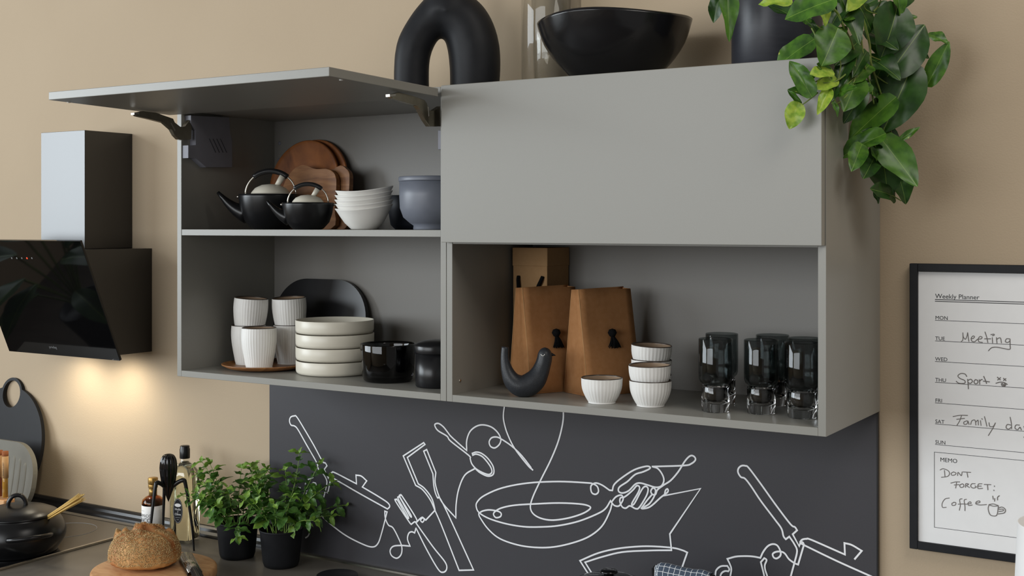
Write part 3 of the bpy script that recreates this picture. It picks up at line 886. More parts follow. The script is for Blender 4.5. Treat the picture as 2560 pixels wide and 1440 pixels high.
# two paper bags with tassels
fd, gd = Vector((.45, .893, 0)), Vector((-.893, .45, 0))
def paper_bag(label, corner, W, D, H, tz):
    t = thing('paper_bag', label, 'paper bag', corner, None, 'kraft paper bags with tassels')
    dt = .028
    lf0, rf0 = Vector((0, 0, 0)), fd * W
    lb0, rb0 = gd * D, gd * D + fd * W
    up = Vector((0, 0, H))
    sh = gd * .040
    ins = fd * .002
    lf1, rf1 = up + sh + ins * .4 + Vector((0, 0, .002)), up + sh + fd * W - ins
    lb1, rb1 = up + sh + gd * dt + ins * .4, up + sh + gd * dt + fd * W - ins + Vector((0, 0, .004))
    def grid(a, b, c, d, n=8, m=10, amp=.0, fold=0.0, seed=0):
        vs, fs = [], []
        nrm = (b - a).cross(d - a).normalized()
        for j in range(m + 1):
            for i in range(n + 1):
                s, q = i / n, j / m
                p = a.lerp(b, s).lerp(d.lerp(c, s), q)
                edge = math.sin(PI * s)
                p = p + nrm * (amp * edge * noise.noise(Vector((s * 3 + seed, q * 4, seed))) + fold * (1 - abs(2 * s - 1)) * q)
                vs.append(p)
        for j in range(m):
            for i in range(n):
                k = j * (n + 1) + i
                fs.append((k, k + 1, k + n + 2, k + n + 1))
        me = mesh('sheet', vs, fs, True)
        return me
    def sheet(nm, me):
        o = obj(nm, me, M_KRAFT, t)
        s = o.modifiers.new('thickness', 'SOLIDIFY'); s.thickness = .0007; s.offset = 0
        return o
    sheet('front_panel', grid(lf0, rf0, rf1, lf1, amp=.004, seed=1))
    sheet('back_panel', grid(lb0, rb0, rb1, lb1, amp=.004, seed=2))
    sheet('gusset_panel', grid(lb0, lf0, lf1, lb1, n=10, amp=.006, fold=-.002, seed=3))
    sheet('gusset_panel', grid(rf0, rb0, rb1, rf1, n=10, amp=.003, fold=-.012, seed=4))
    for ea, eb in ((lf0, lf1), (lb0, lb1)):
        obj('fold_edge', tube([ea, ea.lerp(eb, .5) + gd * .0003, eb], .0007, 6), M_KRAFTLABEL, t)
    sheet('bottom_panel', grid(lf0 + Vector((0, 0, .0006)), rf0 + Vector((0, 0, .0006)), rb0 + Vector((0, 0, .0006)), lb0 + Vector((0, 0, .0006))))
    # tassel pinned to the front
    q = tz
    c = lf0.lerp(rf0, .56).lerp(lf1.lerp(rf1, .5), q)
    nf = Vector((.893, -.45, .09)).normalized()
    c = c + nf * .007
    ts = obj('tassel', lathe([(0, -.010), (.006, -.008), (.0105, 0), (.0075, .0075), (0, .010)], 14), M_YARN, t, loc=c)
    random.seed(int(W * 1000) + int(corner[0] * 977))
    st = []
    for k in range(60):
        a = random.uniform(0, 2 * PI); rr = random.uniform(.002, .018)
        b0 = Vector((.002 * math.cos(a), .002 * math.sin(a), -.005))
        b1 = Vector((0, 0, 0)) + fd * (rr * math.cos(a) + .004) + nf * (.004 + .004 * abs(math.sin(a))) + Vector((0, 0, -.036 + .008 * random.random()))
        mid = b0.lerp(b1, .5) + nf * .003
        st.append(tube(spl([b0, mid, b1], 3), .0011, 4))
    obj('tassel_threads', join(st), M_YARN, ts)
    return t
paper_bag('kraft paper bag with black tassel directly behind black bird', (.166, .100, FL), .150, .098, .240, .56)
paper_bag('kraft paper bag with black tassel next to ribbed bowls', (.297, .131, FL), .150, .098, .238, .58)

# black bird figure
t = thing('bird_figure', 'matte black wooden bird figure with upright tail', 'figurine', (.1722, .062, FL), (0, 0, YAW))
k = .000902
path = [(1271, 870, 9), (1270, 890, 10), (1271.5, 910, 12), (1277, 932, 16), (1288, 953, 22), (1306, 966, 27.5), (1327, 966, 29), (1345, 953, 27.5), (1357, 935, 23), (1365, 915, 20), (1369, 900, 19), (1370, 889, 18), (1370, 880, 14.5), (1370, 874, 8.5), (1370, 871.5, 2)]
pp = spl([((u - 1320) * k, 0, (994 - v) * k, rr * k) for u, v, rr in path], 5)
bird = tube([Vector((p[0], 0, p[2])) for p in pp], [p[3] for p in pp], 24, up=(0, 1, 0))
for v in bird.vertices:
    if v.co.z < 0.0: v.co.z = 0.0
obj('bird_body', bird, mat('bird_black', rgb(32, 34, 38), rough=.42, col2=rgb(44, 47, 52), nscale=400, bump=.3, bscale=500), t)
obj('beak', tube([Vector(((1386 - 1320) * k, 0, (994 - 889) * k)), Vector(((1391 - 1320) * k, 0, (994 - 890) * k)), Vector(((1397 - 1320) * k, 0, (994 - 891.5) * k))], [.0042, .0026, .0006], 12), M_BLACKMAT, t)
eye = [Vector((((1364.5 + 4.5 * math.cos(a)) - 1320) * k, -.0165 + .0012 * abs(math.cos(a)), (994 - (886 + 4.5 * math.sin(a))) * k)) for a in [PI * q / 10 for q in range(11)]]
obj('eye_line', tube(eye, .0007, 6), M_WHITE, t)

# ribbed bowls
bo_out = [(0, 0), (.0275, 0), (.0295, .002), (.037, .015), (.0432, .032), (.0452, .0535)]
bo_in = [(.0430, .0535), (.0412, .033), (.034, .015), (.026, .006), (0, .005)]
bo_rim = [(.0450, .0532), (.0449, .0548), (.0439, .0553), (.0430, .0548), (.0429, .053)]
BOWL = lambda lab, loc, rot: ribbed_vessel('ribbed_bowl', 'bowl', lab, loc, rot, bo_out, bo_in, bo_rim, 34, .022, .003, .051, 'ribbed white bowls with taupe inside')
BOWL('single ribbed white bowl with taupe inside in front of paper bag', (.362, .073, FL), (0, 0, 0))
BOWL('ribbed white bowl at bottom of the stack of two', (.4715, .088, FL), (0, 0, .3))
BOWL('ribbed white bowl on top of the stack of two', (.4705, .088, FL + .0330), (R(1), R(-1), .5))
BOWL('ribbed white bowl at bottom of the stack of three', (.428, .182, FL), (0, 0, .1))
BOWL('ribbed white bowl in middle of the stack of three', (.428, .182, FL + .0330), (R(0), R(1.5), .8))
BOWL('ribbed white bowl on top of the stack of three, tilted', (.4272, .1815, FL + .0655), (R(1), R(3), .2))

# smoked tumblers with clear bases
gl_cup = lathe([(.0228, .0505), (.0262, .0565), (.0325, .062), (.0348, .069), (.0352, .09), (.0352, .1495), (.0343, .1508), (.0332, .1495), (.0330, .09), (.0322, .071), (.0265, .064), (.0212, .056), (.0200, .0505)], 56)
gl_low = lathe([(0, .0165), (.012, .0172), (.0195, .0215), (.0222, .031), (.0228, .0503), (.0200, .0503), (.0195, .034), (.0165, .0265), (.010, .0235), (0, .0228)], 56)
gl_base = lathe([(0, 0), (.0275, 0), (.0285, .0015), (.0290, .03), (.0292, .0485), (.0275, .0545), (.0264, .0560), (.0236, .0500), (.0230, .031), (.0202, .0209), (.0122, .0165), (0, .0157)], 56)
tum = [('smoked glass tumbler in the front row beside the bowls', (.6195, .0895)), ('smoked glass tumbler in middle of the front row', (.7085, .1170)),
       ('smoked glass tumbler in the front row by cabinet side', (.7985, .1060)), ('smoked glass tumbler in the back row beside the bowls', (.5850, .208)),
       ('smoked glass tumbler in middle of the back row', (.6900, .235)), ('smoked glass tumbler in the back row by cabinet side', (.7720, .2020))]
for lab, (x, y) in tum:
    t = thing('tumbler', lab, 'glass', (x, y, FL), None, 'smoked glass tumblers')
    obj('cup', gl_cup, M_SMOKETHIN, t)
    obj('cup_foot', gl_low, M_SMOKE, t)
    obj('clear_base', gl_base, M_CLEAR, t)

# ------------------------------------------------------------------ on top of the cabinets
TOPZ = HT + .0005
# arched vase
t = thing('arch_vase', 'matte black arch-shaped vase with two legs on cabinet top', 'vase', (-.1381, .2, TOPZ), (0, 0, YAW))
kk = .00099
def A(u, v): return Vector(((u - 1118) * kk, 0, (235 - v) * kk))
arch = [(1030, 243, 45), (1028, 200, 45), (1029, 150, 45), (1037, 105, 46), (1060, 62, 46), (1088, 34, 52), (1115, 25, 60), (1150, 38, 64), (1172, 68, 65), (1184, 110, 66), (1188, 155, 65), (1187, 200, 63), (1185, 243, 61)]
ap = spl([(A(u, v).x, A(u, v).z, rr * kk) for u, v, rr in arch], 6)
am = tube([Vector((p[0], 0, p[1])) for p in ap], [p[2] for p in ap], 28, up=(0, 1, 0))
neck = spl([(A(1118, 30).x, A(1118, 30).z, .066), (A(1124, -15).x, A(1124, -15).z, .058), (A(1127, -50).x, A(1127, -50).z, .042), (A(1128, -90).x, A(1128, -90).z, .032), (A(1128, -130).x, A(1128, -130).z, .034)], 5)
nm_ = tube([Vector((p[0], 0, p[1])) for p in neck], [p[2] for p in neck], 28, up=(0, 1, 0))
vb = obj('vase_body', join([am, nm_]), M_BLACKMAT, t)
md = vb.modifiers.new('merge', 'REMESH'); md.mode = 'VOXEL'; md.voxel_size = .005; md.use_smooth_shade = True
ms_ = vb.modifiers.new('soft', 'SMOOTH'); ms_.iterations = 34; ms_.factor = .6
bpy.context.view_layer.update()
me2 = bpy.data.meshes.new_from_object(vb.evaluated_get(bpy.context.evaluated_depsgraph_get()))
vb.modifiers.clear(); vb.data = me2
for v in me2.vertices:
    if v.co.z < 0: v.co.z = 0
me2.polygons.foreach_set('use_smooth', [True] * len(me2.polygons))

# glass hurricane with inner vase on a black tray
hx, hy = .117, .275
tag(obj('round_tray', lathe([(0, 0), (.085, 0), (.09, .003), (.092, .012), (.09, .013), (.087, .006), (0, .005)], 56), M_BLACKSAT, None, (hx, hy, TOPZ)),
    'small black round tray under the clear glass cylinder', 'tray')
tag(obj('glass_cylinder', lathe([(0, 0), (.07, 0), (.073, .003), (.073, .33), (.0718, .332), (.0706, .33), (.0706, .006), (0, .005)], 56), M_THIN, None, (hx, hy, TOPZ + .0058)),
    'wide clear glass cylinder vase behind the black bowl', 'vase')
tag(obj('glass_vase', lathe([(0, 0), (.040, 0), (.042, .002), (.045, .10), (.051, .30), (.0495, .301), (.0435, .10), (.0395, .012), (0, .010)], 48), M_THIN, None, (hx, hy, TOPZ + .0115)),
    'slim clear glass vase standing inside the wide cylinder', 'vase')

# big black bowl
def bowlmod(r, z, a):
    return r * (1 + .012 * math.sin(2 * a + .6) + .008 * math.sin(5 * a) * (z / .14))
bb = lathe(dense([(0, 0), (.075, 0), (.088, .006), (.125, .042), (.155, .085), (.1705, .131), (.1702, .1345), (.166, .134), (.150, .088), (.118, .045), (.08, .015), (0, .011)], 3), 72, bowlmod)
for v in bb.vertices:
    v.co.z += max(0, v.co.z - .05) / .09 * (.004 * math.sin(math.atan2(v.co.y, v.co.x) * 3 + 1))
tag(obj('large_bowl', bb, mat('black_lacquer', rgb(16, 16, 18), rough=.2, spec=.6, col2=rgb(22, 22, 24), nscale=18, bump=.5, bscale=30), None, (.355, .145, TOPZ), (R(0), R(0), .4)),
    'large glossy black handmade bowl on cabinet top', 'bowl')

# ------------------------------------------------------------------ leaf shapes
def leaf_mesh(wid, fold, droop, wave, n=12, m=5, heart=.22, serr=0.0, pw=.45, qw=.8):
    vs, fs = [], []
    for i in range(n + 1):
        t = i / n
        t = .5 - .5 * math.cos(PI * t)
        w = wid * (max(t, 0.0) ** pw) * (max(1 - t, 0.0) ** qw) / ((pw / (pw + qw)) ** pw * (qw / (pw + qw)) ** qw) * .5
        for j in range(-m, m + 1):
            s = j / m
            x = s * w * (1 + serr * (1 if (i % 2) else -1) * (abs(s) == 1))
            y = t - heart * abs(s) * (1 - t) ** 4
            z = fold * abs(x) - droop * t * t + wave * math.sin(9 * t + 2 * s) * abs(s) * w * 2
            vs.append((x, y, z))
    k = 2 * m + 1
    for i in range(n):
        for j in range(2 * m):
            a = i * k + j
            fs.append((a, a + 1, a + k + 1, a + k))
    return mesh('leaf', vs, fs, True)

def leaf_matrix(base, tip, facing, roll=0.0):
    y = (tip - base)
    L = y.length
    y.normalize()
    z = facing - y * facing.dot(y)
    z.normalize()
    x = y.cross(z)
    rot = Matrix((x, y, z)).transposed().to_4x4()
    return Matrix.Translation(base) @ rot @ Matrix.Rotation(roll, 4, 'Y') @ Matrix.Scale(L, 4)

# ------------------------------------------------------------------ trailing pothos
potx, poty = .7225, .17
po = thing('trailing_pothos', 'dark pot with green trailing pothos hanging over cabinet corner', 'potted plant', (potx, poty, TOPZ))
obj('pot', lathe([(0, 0), (.09, 0), (.093, .003), (.0935, .215), (.092, .217), (.089, .215), (.088, .19), (0, .19)], 64), mat('dark_pot', rgb(38, 39, 46), rough=.4, col2=rgb(44, 45, 52), nscale=30, stretch=(1, 1, 6)), po)
obj('soil', lathe([(0, .1995), (.05, .199), (.0875, .195), (.0875, .191), (0, .191)], 32), M_SOIL, po)
PO = Vector((potx, poty, TOPZ))
S8 = 700 / 1938
def depth_for(u, v):
    """how far the foliage hangs from the wall: in front of the door, then round the corner along the side"""
    if u < 2040:
        return -.055 if v > 125 else .03
    if u < 2110:
        return -.055 + (u - 2040) / 70 * .06
    if u < 2200:
        return .005 + (u - 2110) / 90 * .155
    return .16 + min(1, (u - 2200) / 150) * .10
def P8(a, b, dy=0.0):
    u, v = 1740 + a * S8, b * S8
    return at(u, v, 1, depth_for(u, v) + dy)
heart_set = [leaf_mesh(*q, heart=.40, pw=.36, qw=.85) for q in ((.82, .22, .10, .10), (.86, .30, .18, .14), (.80, .15, .06, .08), (.84, .40, .25, .12))]
random.seed(11)
CAMDIR = Vector((.45, -.86, .05))
# base x, base y, tip x, tip y, width factor, kind (0 mid, 1 dark, 2 young), depth shift, facing left(-)/right(+)
LV = [
 (870, 25, 610, 120, .95, 0, -.03, -.3), (600, 15, 428, 12, .62, 2, -.01, -.2), (215, -70, 240, 285, .42, 0, -.02, .5), (165, -10, 110, 145, .8, 1, .0, -.4),
 (742, 322, 548, 455, .95, 0, 0, -.2), (955, 262, 885, 438, 1.25, 0, 0, .2), (825, 250, 735, 315, .8, 1, .03, -.2), (1372, 130, 1305, 388, 1.12, 1, 0, .1),
 (1400, 425, 1590, 160, .98, 1, .0, .0), (1645, 250, 1752, 290, .85, 0, .0, .3), (1640, 512, 1752, 285, .66, 0, .0, .2), (1390, -25, 1440, 115, .7, 0, 0, .1), (1425, 130, 1535, 110, .8, 0, 0, .2),
 (1450, 562, 1300, 905, .86, 1, 0, .05), (1290, 755, 1050, 968, .80, 0, -.01, -.2), (1220, 965, 985, 1070, .68, 0, -.01, -.3), (1130, 1045, 1080, 1175, .75, 0, 0, .1),
 (1290, 1090, 1345, 1372, .98, 1, .01, -.1), (1325, 1015, 1535, 1282, .74, 0, -.01, .1), (1405, 1225, 1470, 1408, .85, 1, .01, .1), (1335, 1345, 1222, 1300, .8, 1, 0, -.2), (1240, 1330, 1272, 1412, .6, 1, 0, 0),
 (1440, 950, 1552, 875, .45, 0, 0, .2), (762, 600, 655, 412, .72, 0, 0, -.3), (752, 648, 636, 610, .75, 0, .02, -.2), (692, 757, 650, 888, 1.05, 2, 0, -.1), (905, 495, 792, 510, .95, 2, 0, -.1),
 (905, 655, 850, 772, .62, 2, 0, .1), (1100, 588, 1030, 755, .85, 0, 0, .1), (1132, 680, 1025, 848, .72, 1, .01, .1), (935, 560, 835, 612, .8, 2, .01, -.1), (1000, 75, 905, 205, .8, 1, .03, -.2),
 (1040, 60, 1142, 292, .62, 1, .02, .1), (1235, 420, 1420, 520, .85, 1, .03, .1), (1325, 900, 1425, 975, .75, 1, .02, .0), (1135, -12, 1064, 42, .7, 2, -.01, .0), (1156, 400, 1090, 522, .42, 1, 0, .2),
 (1045, 430, 955, 612, .5, 1, .02, .0), (792, 520, 706, 495, .75, 0, .01, -.1), (958, 728, 988, 802, .5, 0, 0, .1), (1240, 240, 1400, 330, .85, 1, .04, .1), (1250, 250, 1330, 430, .8, 1, .05, 0), (1190, 160, 1130, 20, .9, 1, .03, 0),
 (1300, 430, 1235, 570, .8, 1, .04, 0), (1390, 560, 1280, 650, .8, 1, .04, 0), (880, 60, 905, 175, .7, 2, .0, .2), (1110, 270, 1010, 330, .8, 1, .03, 0), (1080, 330, 990, 420, .7, 1, .02, .1),
 (960, 620, 930, 700, .7, 1, .01, 0), (1220, 1040, 1265, 1118, .5, 0, 0, .2), (1010, 560, 1060, 470, .6, 1, .02, 0), (560, 60, 700, 110, .6, 1, .02, 0), (1200, 20, 1060, 90, .7, 1, .03, 0), (930, -10, 990, 90, .8, 1, .04, 0),
 (1000, 640, 1110, 600, .7, 0, 0, .1), (870, 470, 960, 540, .7, 0, .01, .0), (1170, 480, 1090, 560, .7, 0, .01, .1), (1180, 620, 1080, 700, .7, 0, 0, .1), (1220, 1120, 1160, 1230, .8, 1, .02, 0), (1380, 1130, 1440, 1230, .7, 1, .02, .1),
 (760, 130, 690, 40, .8, 0, .02, -.2), (820, 200, 760, 120, .7, 1, .03, -.1), (1290, 40, 1180, 90, .8, 1, .02, 0), (1340, 60, 1430, 20, .8, 0, .02, .1), (1500, 330, 1620, 400, .7, 1, .03, .1), (1250, 660, 1180, 560, .7, 1, .02, 0), (1370, 830, 1460, 760, .7, 1, .03, .1),
 (700, 700, 640, 620, .5, 0, .01, -.2), (1470, -20, 1400, 60, .8, 1, .02, .1), (980, 250, 1050, 170, .7, 0, .01, .1), (1060, 120, 1130, 60, .7, 0, 0, .1), (1260, 980, 1190, 900, .8, 1, .02, 0),
]
lobj = []
for i, (a, b, c, d, w, kind, dy, side) in enumerate(LV):
    base = P8(a, b, dy)
    tip = P8(c, d, dy - .012)
    if abs(P8(c, d).y - P8(a, b).y) > .05:
        tip = at(1740 + c * S8, d * S8, 1, base.y - .02)
    me = heart_set[i % 4]
    f = (CAMDIR + RT * side * .8 + Vector((0, 0, .35 + .2 * random.random()))).normalized()
    mx = leaf_matrix(base - PO, tip - PO, f, R(random.uniform(-12, 12)))
    o = obj('leaf', me, None, po)
    mk = [M_LEAF, M_LEAFDK, M_LEAFLT][kind]
    if len(me.materials) == 0:
        me.materials.append(M_LEAF)
    o.matrix_basis = mx @ Matrix.Diagonal((w * 1.08, 1, 1, 1))
    o.material_slots[0].link = 'OBJECT'; o.material_slots[0].material = mk
# crown of leaves over the pot rim
for k in range(22):
    a = 2 * PI * k / 22 + random.uniform(-.12, .12)
    d = Vector((math.cos(a), math.sin(a), 0))
    rr = random.uniform(.035, .085)
    b0 = d * rr + Vector((0, 0, random.uniform(.245, .31)))
    e0 = b0 + d * random.uniform(.05, .08) + Vector((0, 0, random.uniform(-.03, .04)))
    if (PO + e0).y > .36: continue
    obj('leaf_stalk', tube(spl([d * rr * .5 + Vector((0, 0, .195)), (d * rr * .8 + Vector((0, 0, .235))), b0], 4), .0014, 6), M_VINE, po)
    o = obj('leaf', heart_set[k % 4], None, po)
    o.matrix_basis = leaf_matrix(b0, e0, Vector((0, 0, 1)) + d * .3)
    o.material_slots[0].link = 'OBJECT'; o.material_slots[0].material = [M_LEAF, M_LEAFDK, M_LEAF, M_LEAFLT][k % 4]
vines = [
 [(940, -40), (930, 30), (985, 100), (1025, 190), (1070, 280), (1100, 380), (1095, 450), (1030, 520), (950, 570), (880, 575)],
 [(1095, 450), (1098, 540), (1060, 640), (990, 710), (940, 715)],
 [(1010, -40), (1080, 60), (1130, 200), (1150, 330), (1170, 470), (1210, 600), (1230, 720)],
 [(1060, -40), (1150, 120), (1200, 300), (1210, 430), (1250, 560), (1290, 700), (1300, 900), (1300, 1010), (1330, 1080)],
 [(1100, -30), (1180, 70), (1270, 100), (1390, 130)], [(1170, 370), (1260, 410), (1345, 435), (1400, 420)], [(1240, 520), (1310, 570), (1380, 595), (1440, 560)],
 [(845, 640), (770, 700), (692, 755)], [(1075, 320), (1060, 350), (1010, 345)], [(905, 430), (905, 490), (870, 540), (800, 580), (762, 600)], [(1010, 205), (940, 215), (870, 200), (835, 175)],
 [(800, 195), (825, 250), (810, 310), (742, 330)], [(1250, 930), (1290, 1010), (1325, 1015)], [(1330, 1340), (1370, 1360), (1420, 1390)], [(1520, 470), (1570, 490), (1640, 512)], [(960, 380), (1000, 430), (990, 520), (960, 600)],
 [(1230, 80), (1270, 30), (1280, -30)], [(1240, 900), (1230, 960), (1260, 1080)], [(970, 720), (960, 660), (1040, 590), (1095, 540)], [(1310, 905), (1345, 900), (1360, 950)],
 [(880, -60), (700, -110), (400, -90), (225, -70)], [(300, -80), (220, -40), (165, -10)],
]
for i, vn in enumerate(vines):
    pts = []
    for a, b in vn:
        p = P8(a, b, .008)
        if b < 0:
            p = at(1740 + a * S8, b * S8, 1, .06)
        pts.append(p - PO)
    if i in (0, 2, 3, 4):
        pts.insert(0, Vector((.03 + .01 * i, .0, .21)))
    sp = spl(pts, 6)
    rad = .0028 if i < 4 else .0016
    obj('vine_stem', tube(sp, [rad * (1 - .4 * k / len(sp)) for k in range(len(sp))], 7), M_VINE, po)

# ------------------------------------------------------------------ weekly planner on the wall
FX0, FX1, FZ0, FZ1 = .9476, 1.372, -.283, .3214
FB = .0168
pn = thing('framed_planner', 'black framed weekly planner with handwriting on the beige wall', 'wall planner', (FX0, WALL_Y, FZ0))
FWD, FHT = FX1 - FX0, FZ1 - FZ0
obj('frame_side', box(0, FB, -.019, -.0005, 0, FHT, .001), M_BLACKMAT, pn)
obj('frame_side', box(FWD - FB, FWD, -.019, -.0005, 0, FHT, .001), M_BLACKMAT, pn)
obj('frame_side', box(FB, FWD - FB, -.019, -.0005, 0, FB, .001), M_BLACKMAT, pn)
obj('frame_side', box(FB, FWD - FB, -.019, -.0005, FHT - FB, FHT, .001), M_BLACKMAT, pn)
sheet_ = obj('planner_sheet', box(FB, FWD - FB, -.012, -.004, FB, FHT - FB), M_PAPER, pn)
SY = WALL_Y - .012
def PN(u, v):
    p = at(u, v, 1, SY)
    return (p.x - FX0, p.z - FZ0)
ink = []
LX0 = PN(2338, 800)[0]; LX1 = FWD - FB - .03
def hline(z, h): return [(LX0, z), (LX1, z)]
thin, thick = [], []
for v in (800.5, 852, 903.5, 955.5, 1007, 1059.5, 1111):
    thin.append(hline(PN(2338, v)[1], 0))
for v in (748.5, 753):
    thick.append(hline(PN(2338, v)[1], 0))
mx0, mz1 = PN(2336, 1130); mz0 = PN(2336, 1318)[1]
thin.append([(mx0, mz0), (mx0, mz1), (LX1, mz1), (LX1, mz0), (mx0, mz0)])
obj('ruled_lines', ribbon_strokes(thin, .00045, -.0121, .0002), M_INK, pn)
obj('title_rule', ribbon_strokes(thick, .0007, -.0121, .0002), M_INK, pn)
for txt, u, v, sz in (('Weekly Planner', 2338, 745.5, .0137), ('MON', 2338, 798.5, .0110), ('TUE', 2338, 850, .0110), ('WED', 2338, 901.5, .0110), ('THU', 2338, 953.5, .0110),
                      ('FRI', 2338, 1005, .0110), ('SAT', 2338, 1057.5, .0110), ('SUN', 2338, 1109, .0110), ('MEMO', 2350, 1153.5, .0122)):
    x, z = PN(u, v)
    o = obj('printed_word', text_mesh(txt, sz, .0001), M_INK, pn)
    o.matrix_basis = Matrix.Translation((x, -.0122, z)) @ WALLTEXT
def hand(name, strokes, origin, scale, half=.0008):
    out = []
    for s in strokes:
        q = [PN(origin[0] + a * scale, origin[1] + b * scale) for a, b in s]
        out.append(spl(q, 5) if len(q) > 2 else [Vector(x) for x in q])
    return obj(name, ribbon_strokes(out, half, -.0121, .0002), M_MARKER, pn)
CA, SA = (2300, 700), 260 / 1248
CB, SB = (2300, 1000), 260 / 851
hand('handwritten_meeting', [
    [(495, 738), (515, 715), (515, 630), (520, 680), (545, 710), (565, 670), (572, 632), (580, 690), (588, 738)],
    [(612, 705), (640, 700), (655, 680), (635, 672), (615, 700), (625, 735), (660, 738), (690, 712), (735, 705), (745, 685), (720, 678), (700, 705), (708, 740), (750, 748)],
    [(780, 622), (800, 680), (815, 750)], [(775, 705), (850, 705)], [(868, 690), (872, 755)], [(850, 655), (885, 650), (892, 660), (870, 668)], [(918, 690), (925, 758)], [(922, 710), (955, 692), (970, 705), (978, 755)],
    [(1075, 705), (1040, 705), (1025, 735), (1050, 750), (1078, 730), (1080, 705), (1082, 780), (1078, 830), (1000, 820), (920, 805), (860, 812), (822, 848)],
], CA, SA)
hand('handwritten_sport', [
    [(562, 1158), (540, 1128), (490, 1122), (455, 1150), (480, 1180), (535, 1205), (540, 1235), (500, 1242), (460, 1235), (435, 1215)],
    [(572, 1190), (578, 1250), (582, 1305)], [(575, 1205), (610, 1190), (630, 1215), (605, 1240), (578, 1230)], [(665, 1195), (648, 1220), (665, 1245), (692, 1235), (692, 1205), (665, 1195)],
    [(712, 1195), (718, 1250)], [(716, 1215), (735, 1195), (750, 1195)], [(765, 1155), (785, 1200), (800, 1242)], [(760, 1212), (835, 1222)],
    [(928, 1165), (965, 1198)], [(968, 1170), (932, 1200)], [(1002, 1178), (1032, 1208)], [(1032, 1182), (1003, 1205)], [(912, 1238), (960, 1225), (1010, 1230), (1048, 1252)], [(978, 1240), (985, 1265), (1010, 1278), (1025, 1265), (1030, 1245)], [(990, 1240), (1010, 1270), (1015, 1240)],
], CA, SA, .0009)
hand('handwritten_family_day', [
    [(270, 135), (330, 125), (390, 126)], [(340, 128), (325, 170), (302, 208)], [(300, 158), (365, 150)], [(385, 170), (360, 180), (362, 198), (385, 195), (392, 172), (402, 200)],
    [(415, 200), (425, 170), (450, 165), (458, 205)], [(458, 180), (475, 165), (478, 205)], [(495, 168), (500, 208)], [(505, 152), (512, 158)], [(528, 135), (540, 180), (548, 215)], [(565, 185), (572, 215), (600, 215), (618, 185), (600, 225), (560, 290)],
    [(738, 140), (748, 190), (750, 235)], [(745, 205), (715, 200), (705, 225), (725, 238), (748, 222)], [(815, 205), (785, 205), (778, 230), (800, 242), (818, 222), (830, 245)], [(850, 215), (862, 240), (885, 235), (900, 205), (880, 260), (850, 305)],
], CB, SB)
hand('handwritten_reminder', [
    [(165, 572), (190, 562), (230, 578), (242, 602), (225, 625), (175, 632)], [(200, 575), (205, 628)], [(275, 588), (255, 600), (262, 615), (285, 612), (295, 598), (275, 588)], [(308, 618), (312, 592), (338, 618), (345, 588)], [(352, 588), (415, 592)], [(385, 592), (392, 632)],
    [(252, 680), (290, 670), (325, 670)], [(300, 672), (292, 720)], [(280, 695), (320, 692)], [(345, 685), (325, 698), (335, 715), (358, 708), (355, 690), (345, 685)], [(372, 715), (375, 685), (398, 688), (382, 700), (405, 716)], [(452, 685), (425, 685), (415, 705), (435, 720), (460, 712), (450, 702)], [(508, 685), (478, 688), (475, 722), (512, 722)], [(476, 704), (502, 704)], [(525, 690), (580, 692)], [(552, 692), (556, 735)], [(608, 702), (610, 708)], [(604, 736), (606, 742)],
], CB, SB)
hand('handwritten_coffee', [
    [(240, 802), (205, 810), (182, 845), (185, 878), (215, 878)], [(280, 838), (262, 845), (265, 862), (290, 858), (292, 840), (275, 836)], [(345, 808), (325, 815), (330, 860), (322, 902)], [(312, 852), (350, 850)], [(380, 812), (362, 820), (368, 870), (368, 906)], [(350, 850), (385, 852)], [(390, 850), (418, 845), (410, 832), (392, 845), (400, 862), (428, 858)], [(455, 845), (488, 838), (485, 825), (462, 832), (458, 850), (490, 858), (545, 855)],
    [(565, 855), (600, 850), (638, 862)], [(565, 855), (558, 890), (572, 935), (600, 948), (630, 938), (642, 865)], [(568, 858), (600, 868), (636, 866)], [(640, 885), (670, 875), (698, 895), (690, 922), (640, 932)], [(645, 895), (675, 892), (682, 905), (645, 912)], [(595, 785), (600, 812)], [(612, 805), (610, 828)], [(650, 782), (635, 795), (635, 818)],
], CB, SB)

# ------------------------------------------------------------------ lamp with white shade at the right
sx = at(2549, 1312, 1, .05)
sb = at(2543, 1440, 1, .05)
r1 = .10; slope = (sx.x - sb.x) / (sx.z - sb.z)
Hs = .24
lp = thing('floor_lamp', 'lamp with white tapered shade standing in front of the planner', 'lamp', (sx.x + r1 * .9, .05 + r1 * .45, FLOOR_Z))
zs = sx.z - FLOOR_Z
obj('lamp_shade', lathe([(r1 + Hs * abs(slope), zs - Hs), (r1, zs), (r1 - .002, zs), (r1 + Hs * abs(slope) - .002, zs - Hs)], 64), M_SHADE, lp)
obj('pole', tube([Vector((0, 0, .02)), Vector((0, 0, zs - .03))], .008, 12), M_STEEL, lp)
obj('base', lathe([(0, 0), (.13, 0), (.13, .012), (.02, .022), (0, .022)], 48), M_STEEL, lp)
obj('shade_spider', join([tube([Vector((-r1, 0, zs - .03)), Vector((r1, 0, zs - .03))], .002, 6), tube([Vector((0, -r1, zs - .03)), Vector((0, r1, zs - .03))], .002, 6)]), M_STEEL, lp)

